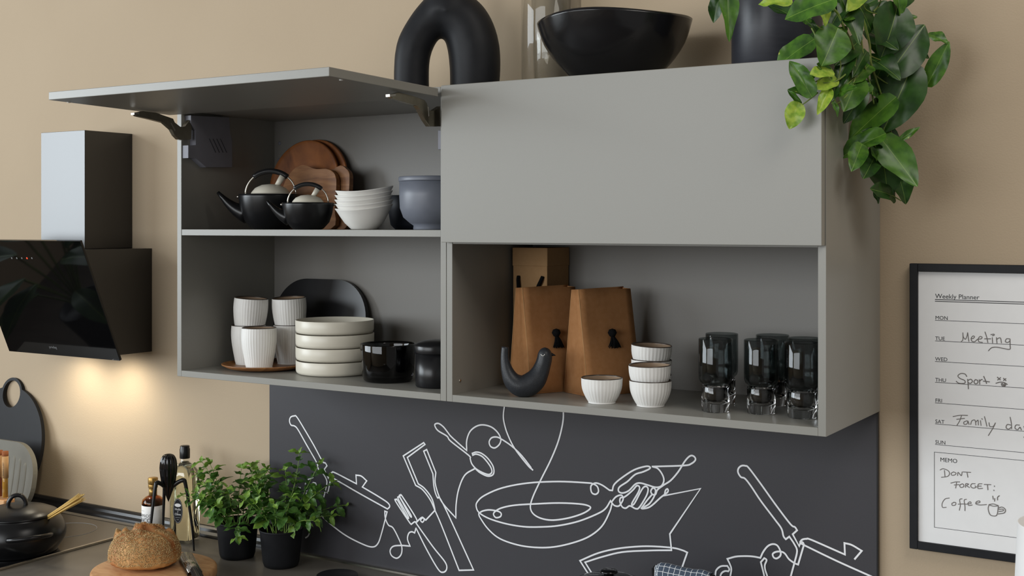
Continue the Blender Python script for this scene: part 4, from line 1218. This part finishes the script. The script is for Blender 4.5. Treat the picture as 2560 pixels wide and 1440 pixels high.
# ------------------------------------------------------------------ things on the worktop
# cooking pot with lid and spaghetti
HOBZ = CTOP + .0068
ppx, ppy = -1.470, -.060
pot = thing('cooking_pot', 'matte black casserole with domed lid on the hob', 'pot', (ppx, ppy, HOBZ))
obj('pot_body', lathe(dense([(0, 0), (.10, 0), (.112, .006), (.131, .035), (.1335, .058), (.124, .085), (.112, .100), (.110, .104), (.106, .103), (.12, .08), (.126, .05), (.10, .01), (0, .008)], 3), 72), M_TEAPOT, pot)
lid = obj('lid', lathe([(0, .1045), (.1115, .1045), (.1125, .107), (.108, .111), (.085, .121), (.05, .130), (0, .133)], 64), M_TEAPOT, pot)
lh = spl([(-.024, 0, .128), (-.0225, 0, .142), (-.013, 0, .156), (0, 0, .160), (.013, 0, .156), (.0225, 0, .142), (.024, 0, .128)], 5)
o = obj('lid_handle', tube(lh, .0062, 12, up=(0, 1, 0), flat=1.5), M_BLACKSAT, lid, rot=(0, 0, YAW + .3))
for ang in (YAW - R(52), YAW - R(52) + PI):
    hh = spl([(.118, -.058, .062), (.142, -.045, .066), (.160, -.018, .069), (.163, 0, .070), (.160, .018, .069), (.142, .045, .066), (.118, .058, .062)], 5)
    obj('handle', tube(hh, .0085, 12, flat=.8), M_TEAPOT, pot, rot=(0, 0, ang))
random.seed(5)
st = []
a0 = at(122, 1293, 1, -.035); a1 = at(203, 1243, 1, .01)
ax = (a1 - a0).normalized()
for k in range(46):
    o1 = Vector((random.uniform(-1, 1), random.uniform(-1, 1), random.uniform(-1, 1))) * .0065
    o2 = o1 * 1.5
    e = a1 + o2 + ax * random.uniform(-.012, .006)
    st.append(tube([a0 - ax * .035 + o1 * .55, a0.lerp(a1, .5) + o1, e], .0011, 5))
sp_ = obj('spaghetti_bundle', join(st), M_PASTA, None)
tag(sp_, 'bundle of dry spaghetti sticking out of the black casserole', 'spaghetti')

# bread board, bread, grater
BC = Vector((-.9373, -.0258, CTOP + .0005))
def organic(r, z, a):
    return r * (1 + .012 * math.sin(2 * a + 1) + .008 * math.sin(3 * a))
tag(obj('round_board', lathe([(0, 0), (.155, 0), (.161, .003), (.1625, .008), (.1625, .024), (.160, .0285), (.156, .030), (0, .030)], 96, organic), M_WOODLIGHT, None, BC),
    'round thick light wood board under the seeded bread', 'cutting board')
BZ = BC.z + .0303
br_c = at(362, 1372, 2, BZ + .045)
bread = thing('bread_loaf', 'round crusty bread loaf covered with sesame seeds', 'bread', (br_c.x, br_c.y, BZ))
bm = bmesh.new()
bmesh.ops.create_icosphere(bm, subdivisions=5, radius=1)
RX, RZ = .0985, .088
def bread_shape(d):
    n1 = noise.noise(d * 1.6 + Vector((3.1, 0, 0)))
    rx = RX * (1 + .05 * n1)
    p = Vector((d.x * rx, d.y * rx * .92, 0))
    if d.z >= 0:
        h = .098
        cre = 0.0
        # two deep folds running over the crown
        dep, lat = d.dot(FW), d.dot(RT)
        for o_, sl in ((.02, .38), (.42, .12)):
            q = dep - o_ + sl * lat
            cre += math.exp(-(q / .085) ** 2)
        kn = max(0, noise.noise(d * 3.4 + Vector((1.7, 0, .4)))) * .05 * d.z * (1 if dep > -.05 else .25)
        p.z = .030 + (h - .03) * (d.z ** .75) + kn - .015 * min(1, cre) * (d.z ** 1.0)
    else:
        p.z = .030 - .030 * (abs(d.z) ** .6)
        p.x *= 1 - .12 * abs(d.z) ** 2; p.y *= 1 - .12 * abs(d.z) ** 2
    p += d * .0022 * noise.noise(d * 9)
    p.z = max(0, p.z)
    return p
for v in bm.verts:
    v.co = bread_shape(v.co.normalized())
obj('crust', bm_mesh('bread', bm, True), M_CRUST, bread)
random.seed(9)
sv, sf = [], []
oct_v = [(1, 0, 0), (-1, 0, 0), (0, 1, 0), (0, -1, 0), (0, 0, 1), (0, 0, -1)]
oct_f = [(0, 2, 4), (2, 1, 4), (1, 3, 4), (3, 0, 4), (2, 0, 5), (1, 2, 5), (3, 1, 5), (0, 3, 5)]
cnt = 0
while cnt < 9000:
    d = Vector((random.gauss(0, 1), random.gauss(0, 1), random.gauss(0, 1)))
    if d.length < 1e-3: continue
    d.normalize()
    if d.z < -.12 + .18 * noise.noise(d * 2.3): continue
    q = d.dot(FW) - .02 + .38 * d.dot(RT)
    q2 = d.dot(FW) - .42 + .12 * d.dot(RT)
    if (abs(q) < .085 or abs(q2) < .07) and random.random() < .88: continue
    p = bread_shape(d)
    e1 = (bread_shape((d + d.orthogonal().normalized() * .02).normalized()) - p)
    e2 = (bread_shape((d + d.cross(d.orthogonal()).normalized() * .02).normalized()) - p)
    n_ = e1.cross(e2)
    if n_.length < 1e-12: continue
    n_.normalize()
    if n_.dot(d) < 0: n_ = -n_
    a = random.uniform(0, 2 * PI)
    tx = (e1.normalized() * math.cos(a) + n_.cross(e1.normalized()) * math.sin(a)).normalized()
    ty = n_.cross(tx)
    b = len(sv)
    for x, y, z in oct_v:
        sv.append(p + n_ * .0005 + tx * x * .0016 + ty * y * .0010 + n_ * z * .0008)
    sf += [tuple(b + i for i in f) for f in oct_f]
    cnt += 1
sd = obj('sesame_seeds', mesh('seeds', sv, sf), M_SEED, bread)
sd['kind'] = 'stuff'

# fine grater lying on the board
g0 = at(463, 1383, 2, BZ + .012); g1 = at(487, 1424, 2, BZ + .016); g2 = at(520, 1475, 2, BZ + .02)
gdir = (g1 - g0); gl_ = gdir.length; gang = math.atan2(gdir.y, gdir.x)
gr = thing('grater', 'small metal grater with black ribbed handle lying on the board', 'grater', (g0.x, g0.y, BZ + .0005), (0, 0, gang))
def curved(w, L, z, n=10, drop=.006):
    vs, fs = [], []
    for i in range(2):
        for j in range(n + 1):
            s = -1 + 2 * j / n
            vs.append((L * i, s * w, z - drop * s * s))
    for j in range(n):
        fs.append((j, j + 1, n + 2 + j, n + 1 + j))
    return mesh('curved', vs, fs, True)
bl = obj('blade', curved(.017, gl_, .014), M_STEEL, gr)
bl.modifiers.new('thick', 'SOLIDIFY').thickness = .0008
tv = []
for i in range(12):
    for j in range(6):
        s = -.75 + 1.5 * (j + (.5 if i % 2 else 0) * .5) / 5.5
        q = lathe([(0, .0022), (.0012, .0002), (.0012, -.0004), (0, -.0004)], 6)
        tv.append((q, Matrix.Translation((.004 + (gl_ - .008) * i / 11, s * .017, .0146 - .006 * s * s))))
obj('teeth', join(tv), M_STEEL, gr)
obj('frame_edge', box(-.001, gl_, .0165, .019, .0, .0095, .0005), M_BLACKSAT, gr)
obj('frame_edge', box(-.001, gl_, -.019, -.0165, .0, .0095, .0005), M_BLACKSAT, gr)
hl = (g2 - g1).length + .05
hm = tube(spl([(gl_ - .004, 0, .0125), (gl_ + .012, 0, .0125), (gl_ + .03, 0, .012), (gl_ + .08, 0, .0125), (gl_ + hl, 0, .012)], 6), .012, 20, flat=.9)
hd = obj('handle', hm, M_BLACKSAT, gr)
rg = []
for k in range(9):
    a = -PI * .45 + PI * .9 * k / 8
    rg.append(tube([Vector((gl_ + .008, .0122 * math.sin(a), .0125 + .0112 * math.cos(a))), Vector((gl_ + hl - .01, .0122 * math.sin(a), .0125 + .0112 * math.cos(a)))], .0012, 6))
obj('grip_ribs', join(rg), M_BLACKMAT, hd)

# three-legged citrus squeezer
sq = thing('citrus_squeezer', 'black three-legged citrus squeezer behind the bread', 'squeezer', (-1.120, .190, CTOP + .0005), (0, 0, YAW))
hprof = [(0, .140), (.004, .150), (.010, .167), (.0165, .185), (.0205, .205), (.0240, .232), (.0240, .248), (.0215, .264), (.0150, .276), (.006, .2805), (0, .281)]
def flute(r, z, a):
    return r * (1 + .05 * math.cos(14 * a)) if z > .15 else r
obj('head', lathe(dense(hprof, 3), 112, flute), M_BLACKGLOSS, sq)
for k, a in enumerate((R(-4), R(118), R(240))):
    lg = spl([(.012, 0, .186), (.030, 0, .199), (.044, 0, .204), (.050, 0, .196), (.060, 0, .14), (.070, 0, .07), (.076, 0, .0)], 6)
    lr_ = [.0062] * 10 + [.0068 - .0045 * max(0, (i - 10)) / (len(lg) - 10) for i in range(10, len(lg))]
    obj('leg', tube(lg, lr_[:len(lg)], 12), M_BLACKSAT, sq, rot=(0, 0, a))

# balsamic bottle
bz = thing('vinegar_bottle', 'small amber vinegar bottle with gold cap and white label', 'bottle', (-1.298, .290, CTOP + .0005))
obj('bottle_body', lathe([(0, 0), (.031, 0), (.033, .002), (.0333, .098), (.031, .108), (.022, .116), (.0125, .120), (.0115, .124), (.0115, .142), (.0095, .142), (.0095, .122), (.020, .113), (.0295, .104), (.031, .095), (.031, .004), (0, .003)], 56), M_AMBERTHIN, bz)
obj('vinegar', lathe([(0, .0035), (.0305, .0035), (.0305, .094), (.029, .103), (.02, .1095), (0, .1095)], 48), M_AMBER, bz)
obj('neck_foil', lathe([(.0119, .119), (.0122, .119), (.0122, .143), (.0119, .143)], 40), M_GOLD, bz)
obj('collar', lathe([(.0119, .143), (.0138, .1435), (.0142, .145), (.0142, .153), (.0135, .1545), (0, .1545)], 40), M_GOLD, bz)
obj('cap', lathe([(0, .155), (.0138, .155), (.0148, .1565), (.0148, .1725), (.0138, .174), (0, .1745)], 40), M_GOLD, bz)
lb = obj('label', lathe([(.03345, .018), (.03375, .018), (.03375, .0925), (.03345, .0925)], 64), M_PAPER, bz)
def wrap_text(txt, size, z, ang, rad, m, parent, nm, spacing=1.0):
    me = text_mesh(txt, size, .00008, 'CENTER', spacing)
    for v in me.vertices:
        a = ang + v.co.x / rad
        rr = rad + .0002 + v.co.z
        v.co = Vector((rr * math.cos(a), rr * math.sin(a), z + v.co.y))
    return obj(nm, me, m, parent)
cam_a = math.atan2(CAM.y - .29, CAM.x + 1.298)
ta = cam_a - R(62)
wrap_text('-' * 9, .006, .077, ta, .0338, M_ICON, lb, 'label_small_print')
wrap_text('BALSAMICO', .0125, .060, ta - R(8), .0338, M_INK, lb, 'label_word', 1.15)
wrap_text('BIANCO', .0175, .0445, ta - R(2), .0338, M_INK, lb, 'label_word')
wrap_text('-' * 12, .005, .033, ta, .0338, M_ICON, lb, 'label_small_print')
for k in range(14):
    wrap_text('-' * 12, .006, .078 - k * .0042, cam_a + R(48), .0338, M_ICON, lb, 'label_small_print')

# square oil bottle
ob = thing('oil_bottle', 'tall square clear bottle of pale oil with black cap', 'bottle', (-1.158, .288, CTOP + .0005), (0, 0, R(14)))
def sq_ring(w, z, n=6, rr=.3):
    pts = []
    rad = w * rr
    for cx, cy, a0 in ((w - rad, w - rad, 0), (-w + rad, w - rad, 90), (-w + rad, -w + rad, 180), (w - rad, -w + rad, 270)):
        for k in range(n):
            a = R(a0 + 90 * k / (n - 1))
            pts.append((cx + rad * math.cos(a), cy + rad * math.sin(a), z))
    return pts
def loft(rings, cap0=True, cap1=True):
    vs, fs = [], []
    n = len(rings[0])
    for r_ in rings: vs += r_
    for i in range(len(rings) - 1):
        for k in range(n):
            k2 = (k + 1) % n
            fs.append((i * n + k, i * n + k2, (i + 1) * n + k2, (i + 1) * n + k))
    if cap0: fs.append(tuple(range(n))[::-1])
    if cap1: fs.append(tuple((len(rings) - 1) * n + k for k in range(n)))
    b_ = bmesh.new(); m_ = mesh('loft', vs, fs); b_.from_mesh(m_); bpy.data.meshes.remove(m_)
    me = bm_mesh('loft', b_, True)
    return me
obj('bottle_body', loft([sq_ring(.034, 0), sq_ring(.036, .003), sq_ring(.036, .195), sq_ring(.034, .212, rr=.5), sq_ring(.026, .228, rr=.8), sq_ring(.016, .237, rr=.98), sq_ring(.0135, .243, rr=.99), sq_ring(.0135, .262, rr=.99),
     sq_ring(.0115, .262, rr=.99), sq_ring(.0115, .243, rr=.99), sq_ring(.014, .236, rr=.98), sq_ring(.024, .2265, rr=.8), sq_ring(.032, .211, rr=.5), sq_ring(.034, .195), sq_ring(.034, .011), sq_ring(.030, .008)]), M_THIN, ob)
obj('oil', loft([sq_ring(.0298, .0083), sq_ring(.0336, .0112), sq_ring(.0336, .195), sq_ring(.0316, .2105, rr=.5), sq_ring(.0236, .226, rr=.8), sq_ring(.0136, .2355, rr=.98), sq_ring(.0112, .239, rr=.99)]), M_OIL, ob)
obj('cap', lathe([(0, .248), (.0148, .248), (.0152, .25), (.0152, .276), (.0140, .278), (.0140, .284), (.013, .2855), (0, .286)], 40), M_BLACKSAT, ob)
lab_c = Vector((0, -.0364, .098))
ell = [(.0165 * math.cos(2 * PI * k / 48), .098 + .037 * math.sin(2 * PI * k / 48)) for k in range(48)]
lbl = obj('label', prism(ell, 1, -.0368, -.0362), M_BLACKMAT, ob, rot=(0, 0, R(-45)))
lbl.location = (0, 0, 0)
lbl.rotation_euler = (0, 0, 0)
rim_e = [Vector((.0148 * math.cos(2 * PI * k / 48), -.0369, .098 + .0345 * math.sin(2 * PI * k / 48))) for k in range(48)]
obj('label_border', tube(rim_e, .0003, 4, closed=True), M_PAPER, lbl)
obj('label_badge', prism([(.0105 * math.cos(2 * PI * k / 32), .115 + .0052 * math.sin(2 * PI * k / 32)) for k in range(32)], 1, -.037, -.0366), M_PAPER, lbl)
for txt, sz, z in (('Huile', .0095, .1), ("d'", .006, .0935), ('Olive', .0095, .085), ('-' * 10, .005, .0775), ('-' * 4, .006, .071)):
    o = obj('label_word', text_mesh(txt, sz, .0001, 'CENTER'), M_PAPER, lbl)
    o.matrix_basis = Matrix.Translation((0, -.0369, z)) @ WALLTEXT

# boards leaning on the wall at the left
def ring_board():
    t = thing('ring_board', 'round black board with ring handle leaning on the wall', 'board', (-2.082, .302, HOBZ), (R(-9), 0, 0))
    R0, cz = .194, .194
    rr, rcz = .056, .362
    body = [(R0 * math.cos(a), cz + R0 * math.sin(a)) for a in [R(90 - 15.8) - R(328.4) * k / 70 for k in range(71)]]
    a0 = math.atan2(R0 * math.sin(R(90 + 15.8)) + cz - rcz, R0 * math.cos(R(90 + 15.8)))
    a1 = math.atan2(R0 * math.sin(R(90 - 15.8)) + cz - rcz, R0 * math.cos(R(90 - 15.8)))
    ringp = [(rr * math.cos(a), rcz + rr * math.sin(a)) for a in [a0 + (a1 - a0) * k / 30 for k in range(1, 30)]]
    hole = [(.0465 * math.cos(2 * PI * k / 32), rcz + .0465 * math.sin(2 * PI * k / 32)) for k in range(32)]
    bm = bmesh.new()
    def loop(pts, y): 
        vs_ = [bm.verts.new((p[0], y, p[1])) for p in pts]
        return [bm.edges.new((vs_[i], vs_[(i + 1) % len(vs_)])) for i in range(len(vs_))]
    e = loop(body + ringp, 0) + loop(hole, 0)
    bmesh.ops.triangle_fill(bm, edges=e, use_beauty=True)
    ret = bmesh.ops.extrude_face_region(bm, geom=bm.faces[:])
    for v in ret['geom']:
        if isinstance(v, bmesh.types.BMVert): v.co.y += .013
    obj('board_body', bm_mesh('ring', bm), M_BLACKMAT, t)
    return t
ring_board()
gb = thing('ridged_board', 'grey stone oval board with ridges leaning before the black board', 'board', (-1.945, .200, HOBZ), (R(-9), 0, 0))
obj('board_body', prism(rrect(.33, .232, .105), 1, 0, .018, .003, 2), M_STONE, gb)
for k in range(9):
    x = -.12 + k * .03
    hgt = .15 - .04 * (abs(x) / .12) ** 3
    rs = spl([(x, 0, .116 - hgt / 2), (x, 0, .116), (x, 0, .116 + hgt / 2)], 8)
    rid = tube(rs, [.0105 * max(.05, math.sin(PI * q / (len(rs) - 1)) ** .22) for q in range(len(rs))], 12, flat=.26, up=(0, 1, 0))
    obj('ridge', rid, M_STONE, gb)

# spice tubes in a wooden stand
S0 = at(13, 1128, 1, .14)
sb_ = thing('spice_stand', 'small wooden block stand holding the spice tubes', 'stand', (S0.x - .05, .14, CTOP + .0075))
shh = at(13, 1247, 1, .14).z - (CTOP + .0075)
obj('block', box(-.08, .072, -.02, .02, 0, shh, .002), M_WOODLIGHT, sb_)
for i, (dx, m_, lab) in enumerate(((0.05, M_SPICE, 'glass spice tube of yellow curry with kraft label and cork'), (.021, mat('paprika', rgb(150, 70, 40), rough=.8, col2=rgb(140, 60, 34), nscale=60), 'glass spice tube of red-brown spice with cork'))):
    z0 = CTOP + .0078 + shh
    H_ = S0.z - z0
    tt = thing('spice_tube', lab, 'spice tube', (S0.x - .05 + dx, .14, z0), None, 'spice tubes')
    obj('tube_glass', lathe([(0, 0), (.008, .0005), (.0098, .004), (.0098, H_ * .9), (.0092, H_ * .9), (.0090, .005), (0, .002)], 28), M_THIN, tt)
    obj('spice_fill', lathe([(0, .003), (.0085, .0045), (.0087, H_ * .88), (0, H_ * .88)], 24), m_, tt)
    obj('cork', lathe([(0, H_ * .885), (.0088, H_ * .885), (.0100, H_ * .905), (.0100, H_), (0, H_)], 24), M_CORK, tt)
    lbx = obj('label', lathe([(.00995, H_ * .44), (.01005, H_ * .44), (.01005, H_ * .9), (.00995, H_ * .9)], 28), M_KRAFTLABEL, tt)
    if i == 0:
        ca = math.atan2(CAM.y - .14, CAM.x - S0.x) - R(35)
        me = text_mesh('MADRAS CURRY', .0068, .00005)
        for v in me.vertices:
            x_, y_, z_ = v.co
            a = ca + (y_ - .002) / -.0101
            v.co = Vector(((.0102 + z_) * math.cos(a), (.0102 + z_) * math.sin(a), H_ * .49 + x_ * .85))
        obj('label_word', me, M_INK, lbx)

# ------------------------------------------------------------------ mint plants
mint_set = [leaf_mesh(.58, .25, .15, .16, n=10, m=3, heart=.05, serr=.10, pw=.6, qw=.9), leaf_mesh(.52, .38, .32, .14, n=10, m=3, heart=.05, serr=.10, pw=.6, qw=.9), leaf_mesh(.62, .18, .45, .18, n=10, m=3, heart=.05, serr=.10, pw=.6, qw=.9)]
for q in mint_set: q.materials.append(M_MINT)
def mint(label, loc, seed, stems):
    random.seed(seed)
    t = thing('potted_mint', label, 'potted plant', loc, None, 'potted mint plants')
    obj('pot', lathe([(0, 0), (.044, 0), (.047, .002), (.0505, .012), (.0585, .094), (.0605, .0995), (.0615, .102), (.0605, .1035), (.0575, .102), (.055, .09), (.048, .085), (0, .085)], 56), M_BLACKMAT, t)
    obj('soil', lathe([(0, .0895), (.03, .089), (.0545, .0875), (.0545, .0855), (0, .0855)], 32), M_SOIL, t)
    nl = 0
    for (ang, lean, L, bend) in stems:
        a = R(ang)
        d = Vector((math.cos(a), math.sin(a), 0))
        r0 = .012 + .025 * random.random()
        base = d * r0 + Vector((0, 0, .087))
        pts = [base]
        n = max(4, int(L / .019))
        cur = base.copy()
        dirv = (Vector((0, 0, 1)) + d * lean * .35).normalized()
        for k in range(n):
            dirv = (dirv + d * lean * .11 + Vector((random.uniform(-.09, .09), random.uniform(-.09, .09), bend))).normalized()
            cur = cur + dirv * (L / n)
            pts.append(cur.copy())
        sp = spl(pts, 3)
        obj('stem', tube(sp, [.0015 * (1 - .5 * i / len(sp)) for i in range(len(sp))], 6), M_STEM, t)
        for k in range(2, n + 1):
            top = (k == n)
            tdir = (pts[k] - pts[k - 1]).normalized()
            side = tdir.orthogonal().normalized()
            side = Matrix.Rotation(R(90) * k + a, 3, tdir) @ side
            for s in ((1, -1) if not top else (1, -1, 0)):
                ln = (.046 - .010 * (k / n)) * random.uniform(.75, 1.2)
                if top: ln *= .85
                if s == 0:
                    ld = tdir + Vector((random.uniform(-.4, .4), random.uniform(-.4, .4), 0)); ln *= .7
                else:
                    ld = side * s + tdir * random.uniform(.15, .6) + Vector((0, 0, random.uniform(-.1, .25)))
                ld.normalize()
                tip = pts[k] + ld * ln
                wp = Vector(loc) + tip
                if wp.y > .358: continue
                up = Vector((0, 0, 1)) + Vector((random.uniform(-.4, .4), random.uniform(-.6, .1), 0))
                me = random.choice(mint_set)
                o = obj('leaf', me, None, t)
                o.matrix_basis = leaf_matrix(pts[k] + ld * .002, tip, up)
                o.material_slots[0].link = 'OBJECT'
                o.material_slots[0].material = M_MINTLT if (top or random.random() < .14) else M_MINT
                nl += 1
    return nl
RA = math.degrees(YAW)
n1 = mint('potted mint in black pot next to the oil bottle', (-.9023, .248, CTOP + .0005), 21, [
    (RA + 180, 1.7, .17, 0), (RA + 170, .8, .17, .02), (RA + 195, 1.2, .13, 0), (RA + 150, .5, .18, .02), (RA + 100, .3, .16, .02), (RA + 20, .6, .16, 0), (RA - 40, .7, .14, 0), (RA + 215, 1.0, .12, 0),
    (RA - 90, .5, .13, 0), (RA + 60, .3, .17, 0), (RA - 120, 1.0, .10, -.03), (RA + 185, .35, .2, .03), (RA - 10, .25, .17, .02), (RA - 75, 2.4, .13, -.22), (RA + 200, .6, .15, 0), (RA + 130, .9, .13, 0)])
n2 = mint('potted mint in black pot before the anthracite panel', (-.7350, .248, CTOP + .0005), 4, [
    (RA + 5, 1.9, .18, -.02), (RA + 10, 1.0, .19, 0), (RA + 30, .4, .20, .03), (RA + 170, .8, .15, 0), (RA + 190, 1.1, .13, 0), (RA + 90, .3, .17, 0), (RA - 60, .6, .13, 0), (RA - 100, .7, .12, 0), (RA - 20, .8, .15, 0),
    (RA + 140, .4, .18, .02), (RA + 60, .3, .15, .02), (RA - 35, 1.5, .14, -.08), (RA + 185, .3, .19, .02), (RA - 8, 1.6, .13, -.1), (RA + 50, .3, .22, .03), (RA - 140, .9, .11, 0)])
print('mint leaves', n1, n2)

# ------------------------------------------------------------------ things at the lower edge of the picture
kx = at(1522, 1422, 1, .12)
kt = thing('stock_pot', 'glossy black enamel pot with domed lid and round knob', 'pot', (kx.x, kx.y, CTOP + .0005))
kz = kx.z - CTOP - .0005
obj('pot_body', lathe([(0, 0), (.08, 0), (.088, .006), (.092, .03), (.092, kz - .062), (.095, kz - .06), (.091, kz - .058), (.088, kz - .07), (.086, .01), (0, .006)], 64), M_BLACKGLOSS, kt)
kl = obj('lid', lathe([(0, kz - .056), (.093, kz - .056), (.095, kz - .053), (.092, kz - .046), (.075, kz - .027), (.045, kz - .016), (0, kz - .0125)], 64), M_BLACKGLOSS, kt)
obj('knob', lathe(dense([(0, kz - .0135), (.010, kz - .0135), (.012, kz - .009), (.0195, kz - .0075), (.0195, kz - .004), (.015, kz - .001), (.006, kz), (0, kz)], 3), 40), M_BLACKGLOSS, kl)

# checked tea towel folded over a black rail stand
tw0 = at(1640, 1402, 1, .12)
tw1 = at(1782, 1412, 1, .12)
RX0, RX1 = tw0.x, at(1782, 1412, 1, .12).x
rz = tw0.z - .016
rail = thing('towel_stand', 'black metal towel stand under the checked tea towel', 'towel stand', ((RX0 + RX1) / 2, .12, CTOP + .0005))
hw = (RX1 - RX0) / 2 + .004
zr = rz - CTOP - .0005
obj('rail', tube([Vector((-hw, 0, zr)), Vector((hw, 0, zr))], .006, 12), M_BLACKSAT, rail)
for s in (-1, 1):
    obj('upright', tube([Vector((s * hw, 0, .006)), Vector((s * hw, 0, zr))], .006, 12), M_BLACKSAT, rail)
obj('foot_plate', box(-hw - .006, hw + .006, -.06, .06, 0, .008, .002), M_BLACKSAT, rail)
def checked():
    m = bpy.data.materials.new('checked_cloth'); m.use_nodes = True
    nt = m.node_tree; b = nt.nodes['Principled BSDF']; b.inputs['Roughness'].default_value = .9
    uv = nt.nodes.new('ShaderNodeUVMap')
    sep = nt.nodes.new('ShaderNodeSeparateXYZ'); nt.links.new(uv.outputs[0], sep.inputs[0])
    ln = []
    for i in (0, 1):
        fr = nt.nodes.new('ShaderNodeMath'); fr.operation = 'FRACT'; nt.links.new(sep.outputs[i], fr.inputs[0])
        lt = nt.nodes.new('ShaderNodeMath'); lt.operation = 'LESS_THAN'; lt.inputs[1].default_value = .085; nt.links.new(fr.outputs[0], lt.inputs[0])
        ln.append(lt)
    mxm = nt.nodes.new('ShaderNodeMath'); mxm.operation = 'MAXIMUM'
    nt.links.new(ln[0].outputs[0], mxm.inputs[0]); nt.links.new(ln[1].outputs[0], mxm.inputs[1])
    mx = nt.nodes.new('ShaderNodeMixRGB'); nt.links.new(mxm.outputs[0], mx.inputs[0])
    mx.inputs[1].default_value = rgb(66, 78, 94); mx.inputs[2].default_value = rgb(226, 228, 230)
    nt.links.new(mx.outputs[0], b.inputs['Base Color'])
    return m
tw = thing('tea_towel', 'dark blue checked tea towel folded over the towel stand', 'towel', ((RX0 + RX1) / 2, .12, rz))
def cloth(layer):
    rad = .0072 + layer * .0035
    prof = []
    for k in range(7): prof.append((-rad - .002 * layer - .010 * (1 - k / 6), -.13 + .13 * k / 6))
    for k in range(1, 9):
        a = PI - PI * k / 9
        prof.append((rad * math.cos(a), rad * math.sin(a)))
    for k in range(7): prof.append((rad + .008 * k / 6, -.12 * k / 6))
    L = [0]
    for p, q in zip(prof, prof[1:]): L.append(L[-1] + math.hypot(p[0] - q[0], p[1] - q[1]))
    w = hw - .008 - .0015 * layer
    n = 14
    vs, fs, uvs = [], [], []
    for i in range(n + 1):
        for j, p in enumerate(prof):
            x = -w + 2 * w * i / n + .004 * (layer - 1)
            wob = .0016 * noise.noise(Vector((x * 60, p[1] * 30, layer * 3)))
            sag = -.0035 * (i / n)
            vs.append((x, p[0] + wob, p[1] + sag + wob))
            uvs.append(((2 * w * i / n) / .0125, L[j] / .0125 + .3 * layer))
    m_ = len(prof)
    for i in range(n):
        for j in range(m_ - 1):
            a = i * m_ + j
            fs.append((a, a + 1, a + m_ + 1, a + m_))
    me = mesh('cloth', vs, fs, True)
    ul = me.uv_layers.new(name='UVMap')
    for lp_ in me.loops: ul.data[lp_.index].uv = uvs[lp_.vertex_index]
    return me
M_CHECK = checked()
for k in range(3):
    o = obj('cloth_layer', cloth(k), M_CHECK, tw)
    s = o.modifiers.new('thick', 'SOLIDIFY'); s.thickness = .0016; s.offset = 1

dk = at(851, 1438.5, 2, CTOP + .012)
tag(obj('black_coaster', lathe([(0, 0), (.052, 0), (.055, .002), (.055, .012), (.053, .013), (0, .013)], 48), M_BLACKSAT, None, (dk.x - .010, dk.y - .001, CTOP + .0005)),
    'round black coaster on the worktop before the splashback', 'coaster')

# ------------------------------------------------------------------ plant standing across the room, mirrored in the hood glass
pb = thing('floor_plant', 'large-leaved plant in dark pot, seen mirrored in the hood glass', 'potted plant', (-3.3, -.86, FLOOR_Z))
obj('pot', lathe([(0, .19), (.085, .19), (.095, .2), (.125, .48), (.118, .48), (.11, .45), (0, .45)], 40), M_BLACKMAT, pb)
for k in range(3):
    a = 2 * PI * k / 3 + .4
    obj('stand_leg', tube([Vector((.13 * math.cos(a), .13 * math.sin(a), 0)), Vector((.105 * math.cos(a), .105 * math.sin(a), .3))], .008, 8), M_BLACKSAT, pb)
ring = [Vector((.104 * math.cos(2 * PI * k / 32), .104 * math.sin(2 * PI * k / 32), .185)) for k in range(32)]
obj('stand_ring', tube(ring, .006, 8, closed=True), M_BLACKSAT, pb)
big = leaf_mesh(.46, .25, .28, .05, heart=.05, pw=.7, qw=.8)
big.materials.append(M_LEAFDK)
random.seed(3)
for k in range(11):
    a = 2 * PI * k / 11 + random.uniform(-.2, .2)
    d = Vector((math.cos(a), math.sin(a), 0))
    h = random.uniform(.62, .9)
    e = d * random.uniform(.08, .16) + Vector((0, 0, h))
    obj('leaf_stalk', tube(spl([Vector((0, 0, .45)), Vector((0, 0, .45)).lerp(e, .5) + d * -.01, e], 5), .006, 6), M_VINE, pb)
    o = obj('leaf', big, None, pb)
    o.matrix_basis = leaf_matrix(e, e + d * random.uniform(.24, .36) + Vector((0, 0, random.uniform(-.06, .12))), Vector((0, 0, 1)) + d * -.2)
